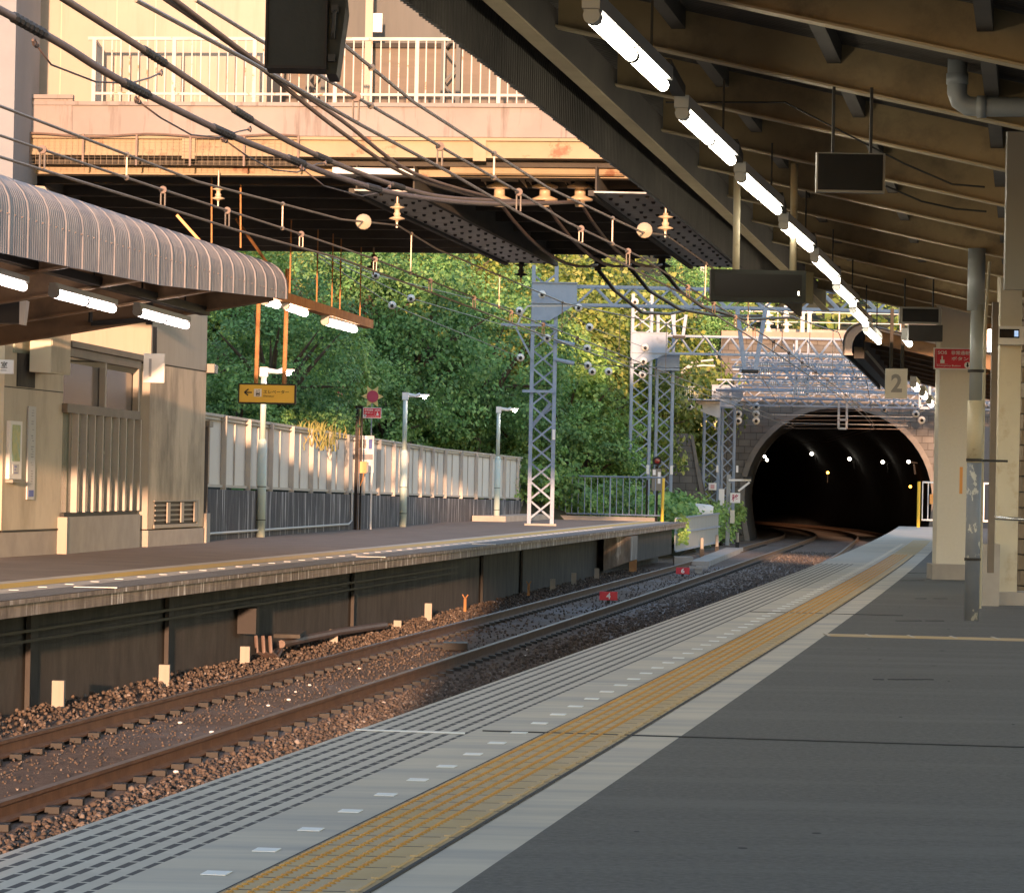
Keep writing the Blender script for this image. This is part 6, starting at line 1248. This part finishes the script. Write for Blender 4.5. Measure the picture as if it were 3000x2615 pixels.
for a in [
 ('maple', 1010, 100, 1.0, 'dark bluish tree left of centre on the shaded slope'), ('maple', 1190, 101, 1.15, 'big dark bluish tree in the middle of the slope'), ('maple', 1390, 108, 1.15, 'dark bluish tree left of the platform mast'),
 ('maple', 790, 76, .75, 'vine covered dark tree just above the yellow elevator sign'), ('bush', 690, 74, .7, 'dense green bush behind the elevator sign at the left'), ('mid', 640, 88, .9, 'bright mid green tree beside the cream block'), ('mid', 900, 84, .8, 'mid green tree behind the hanging light rail'),
 ('bush', 960, 90, .85, 'green bush behind the crimson star ornaments'), ('bush', 1130, 95, .8, 'green bush right above the red emergency sign'), ('bush', 1290, 107, .9, 'green bush above the fence between two mint lamp posts'), ('bush', 1400, 113, .9, 'green bush above the fence by the third lamp post'), ('bush', 1530, 110, .8, 'green bush behind the platform mast'),
 ('mid', 1640, 122, 1.2, 'mid green tree right of the platform mast'), ('mid', 1730, 127, 1.15, 'mid green tree behind the galvanised railing'), ('bush', 1780, 133, 1.0, 'dark green bush by the stone wing wall'), ('mid', 1760, 131, .95, 'mid green tree behind the pair of masts'), ('bush', 1720, 119, 1.0, 'green bush low behind the galvanised railing'), ('bush', 1800, 122, .8, 'green bush low behind the second mast'),
 ('gold', 820, 118, 1.15, 'yellow green tree high behind the canopy end'), ('gold', 1000, 124, 1.2, 'yellow green tree at the top left under the overpass'), ('gold', 1180, 126, 1.25, 'yellow green tree at the top centre under the overpass'), ('gold', 1370, 128, 1.25, 'yellow green tree at the top just left of the girder'), ('gold', 1560, 130, 1.3, 'sunlit yellow green tree behind the mast top'), ('gold', 1700, 128, 1.25, 'sunlit yellow green tree behind the nearest gantry'), ('gold', 1790, 131, 1.2, 'sunlit yellow green tree left of the second mast top'), ('gold', 1900, 149, 1.5, 'sunlit yellow green tree behind the third mast'), ('gold', 640, 104, 1.0, 'yellow green tree at the left edge of the slope'), ('gold', 1620, 141, 1.7, 'tall yellow green tree at the back behind the mast'), ('gold', 1800, 146, 1.7, 'tall yellow green tree at the back behind the gantry'), ('maple', 2040, 152, .95, 'dark tree in the gap left of the tunnel portal'),
 ('mid', 2180, 163, .8, 'small olive tree above the terrace at left', -1.2), ('gold', 2290, 166, .75, 'small olive tree above the terrace in the middle', -1.2), ('mid', 2390, 165, .8, 'small olive tree above the terrace at right', -1.2), ('gold', 2480, 168, .85, 'small olive tree above the terrace by the second canopy', -1.2)]: plant(*a)
# ground cover
def cover(name, n, y0, y1, d0, d1, m, lab, s0=.13, s1=.25, hgt=.9):
    y = RNG.uniform(y0, y1, n); d = d0+(d1-d0)*RNG.uniform(0, 1, n)**1.3
    x = np.array([HB(q) for q in y])-d; lump = .5+.5*np.sin(x*2.1+y*1.3)*np.sin(y*.9-x*1.7)
    z = np.array([hill(a, b) for a, b in zip(x, y)])+RNG.uniform(0, 1, n)**.7*hgt*(.35+.65*lump)
    N = np.tile([.35, -.5, .75], (n, 1)); o = leaf_mesh(name, np.stack([x, y, z], 1), N, RNG.uniform(s0, s1, n), m); tag(o, lab, 'ground cover', None, 'stuff'); return o
cover('kudzu', 42000, 58, 112, 1.0, 9, 'leafA', 'leafy creepers covering the slope behind the fence', .09, .19); cover('creeper', 26000, 104, 150, -.2, 9, 'leafB', 'leafy creepers covering the slope behind the railing', .1, .2, hgt=1.2)
cover('hedge', 9000, 106, 120, -.2, 2.2, 'leafA', 'low green creepers behind the grey sheet fence', .12, .24, 1.6)
P = []
for k in range(420):
    p = at(random.gauss(985, 10) if random.random() < .5 else random.uniform(1985, 2010), random.uniform(1535, 1600), 107.4); P.append((at(random.uniform(1985, 2018), 1500, 107.3).x, random.uniform(107, 109), random.uniform(-.7, .15)))
o = leaf_mesh('vine', np.array(P), np.tile([0., -1, .3], (len(P), 1)), RNG.uniform(.07, .13, len(P)), 'leafB'); tag(o, 'pale vine hanging over the left end of the grey sheet fence', 'plant')
P = [(at(random.gauss(2100, 4), 1500, 125).x, random.uniform(124, 126), random.uniform(-.9, .3)) for _ in range(350)]
o = leaf_mesh('vine', np.array(P), np.tile([0., -1, .3], (len(P), 1)), RNG.uniform(.08, .14, len(P)), 'leafB'); tag(o, 'vine clinging to the white cabinets right of the grey sheet fence', 'plant')
n_ = 16000; xx = RNG.uniform(-30, 45, n_); yy_ = 157.5+RNG.uniform(0, 1, n_)**1.6*60
o = leaf_mesh('far_woodland', np.stack([xx, yy_, 7.6+(yy_-157.5)*.35+.6*np.sin(xx*.5+yy_)+RNG.uniform(0, 1, n_)**.8*(1.6+1.2*np.sin(xx*.9+yy_*.35))], 1), np.tile([.1, -.7, .6], (n_, 1)), RNG.uniform(.3, .6, n_), 'leafC'); tag(o, 'far wooded slope above the tunnel portal', 'woodland', None, 'stuff')
gb = MB()
for k in range(260):
    x0 = random.gauss(.48, .22); p = at(835+180*max(0, min(1, x0)), 1262, 72); y = 72+random.uniform(-1.5, 3); x = (835+180*max(0, min(1, x0))-1500)/FPX*y; z = 1.9+random.uniform(-.2, .2); h = random.uniform(.15, .42); a = random.gauss(0, .35); b_ = random.gauss(0, .2); w2 = .012
    gb.add([(x-w2, y, z), (x+w2, y, z), (x+a*h*.5+w2*.6, y+b_*h*.4, z+h*.65), (x+a*h*.5-w2*.6, y+b_*h*.4, z+h*.65), (x+a*h*1.2, y+b_*h, z+h*.85)], [(0, 1, 2, 3), (3, 2, 4)])
o = obj('dry_grass', gb, 'grass_'); tag(o, 'tuft of yellow dry grass leaning over the top of the pale fence', 'grass', None, 'stuff')
# star ornaments
def star(px, py, Y, turn, r, lab):
    p = at(px, py, Y); t = thing('star_ornament', lab, 'ornament', (p.x, p.y, p.z-.6), 'crimson star ornaments'); ax = Vector((math.sin(turn), -math.cos(turn), 0)); sx = Vector((math.cos(turn), math.sin(turn), 0))
    obj('disc', MB().lathe(p, [(.01, .03), (r, .03), (r, .01), (.01, .01)], 22, ax), 'redflower', t)
    for k in range(6):
        a = k*math.pi/3; d = sx*math.cos(a)+Z*math.sin(a); e = sx*-math.sin(a)+Z*math.cos(a)
        obj('petal', MB().prism([p+d*r*.8-e*r*.55+ax*.012, p+d*r*2.0+ax*.012, p+d*r*.8+e*r*.55+ax*.012], ax*-.015), 'petal', t)
    obj('stake', MB().bar(p-Z*1.4-ax*.03, p-Z*r-ax*.03, .03), 'galv', t)
star(1091, 1161, 80, .35, .14, 'crimson disc with pale yellow star points facing the camera above the red sign'); star(995, 1140, 78.5, 1.2, .15, 'crimson star ornament turned almost edge on above the dry grass')
o = obj('grey_board', MB().box(at(983, 1200, 79).x, at(1008, 1200, 79).x, 79, 79.05, at(983, 1232, 79).z, at(983, 1182, 79).z), 'galv'); tag(o, 'small grey board half hidden in the bushes above the fence', 'board')
db_ = thing('distant_building', 'pale blue building glimpsed above the canopy end under the overpass', 'building', (-12, 168, 0)); a, b_ = at(762, 760, 168), at(846, 760, 168)
obj('wall', MB().box(a.x, b_.x, 168, 175, 3, 14), 'blueglass', db_); obj('frame', MB().box(a.x-.25, a.x, 167.9, 168.2, 3, 14).box(b_.x, b_.x+.25, 167.9, 168.2, 3, 14).bar((a.x+.3, 167.9, 13), (b_.x, 167.9, 8), .25), 'dark', db_)
# ------------------------------------------------------------------ unseen blocks added out of view to shade the place
sh_ = thing('shade_block', 'unseen block added behind the viewer to shade the near platform', 'building', (4, -11, 0)); obj('wall', MB().box(-1.8, 14, -15, -9, -1.6, 5.4), 'pillar', sh_); obj('roof', MB().box(-2.0, 14.3, -15.3, -8.7, 5.4, 5.6), 'dark', sh_)
ub = thing('concourse_shade_block', 'unseen right hand block of the station building, added to shade the portal', 'building', (8, 49, 5.4)); obj('wall', oslab(MB(), xc+.05, 12.9, OY+1.4, OB-.3, 5.384, 11.2), 'greywall', ub)
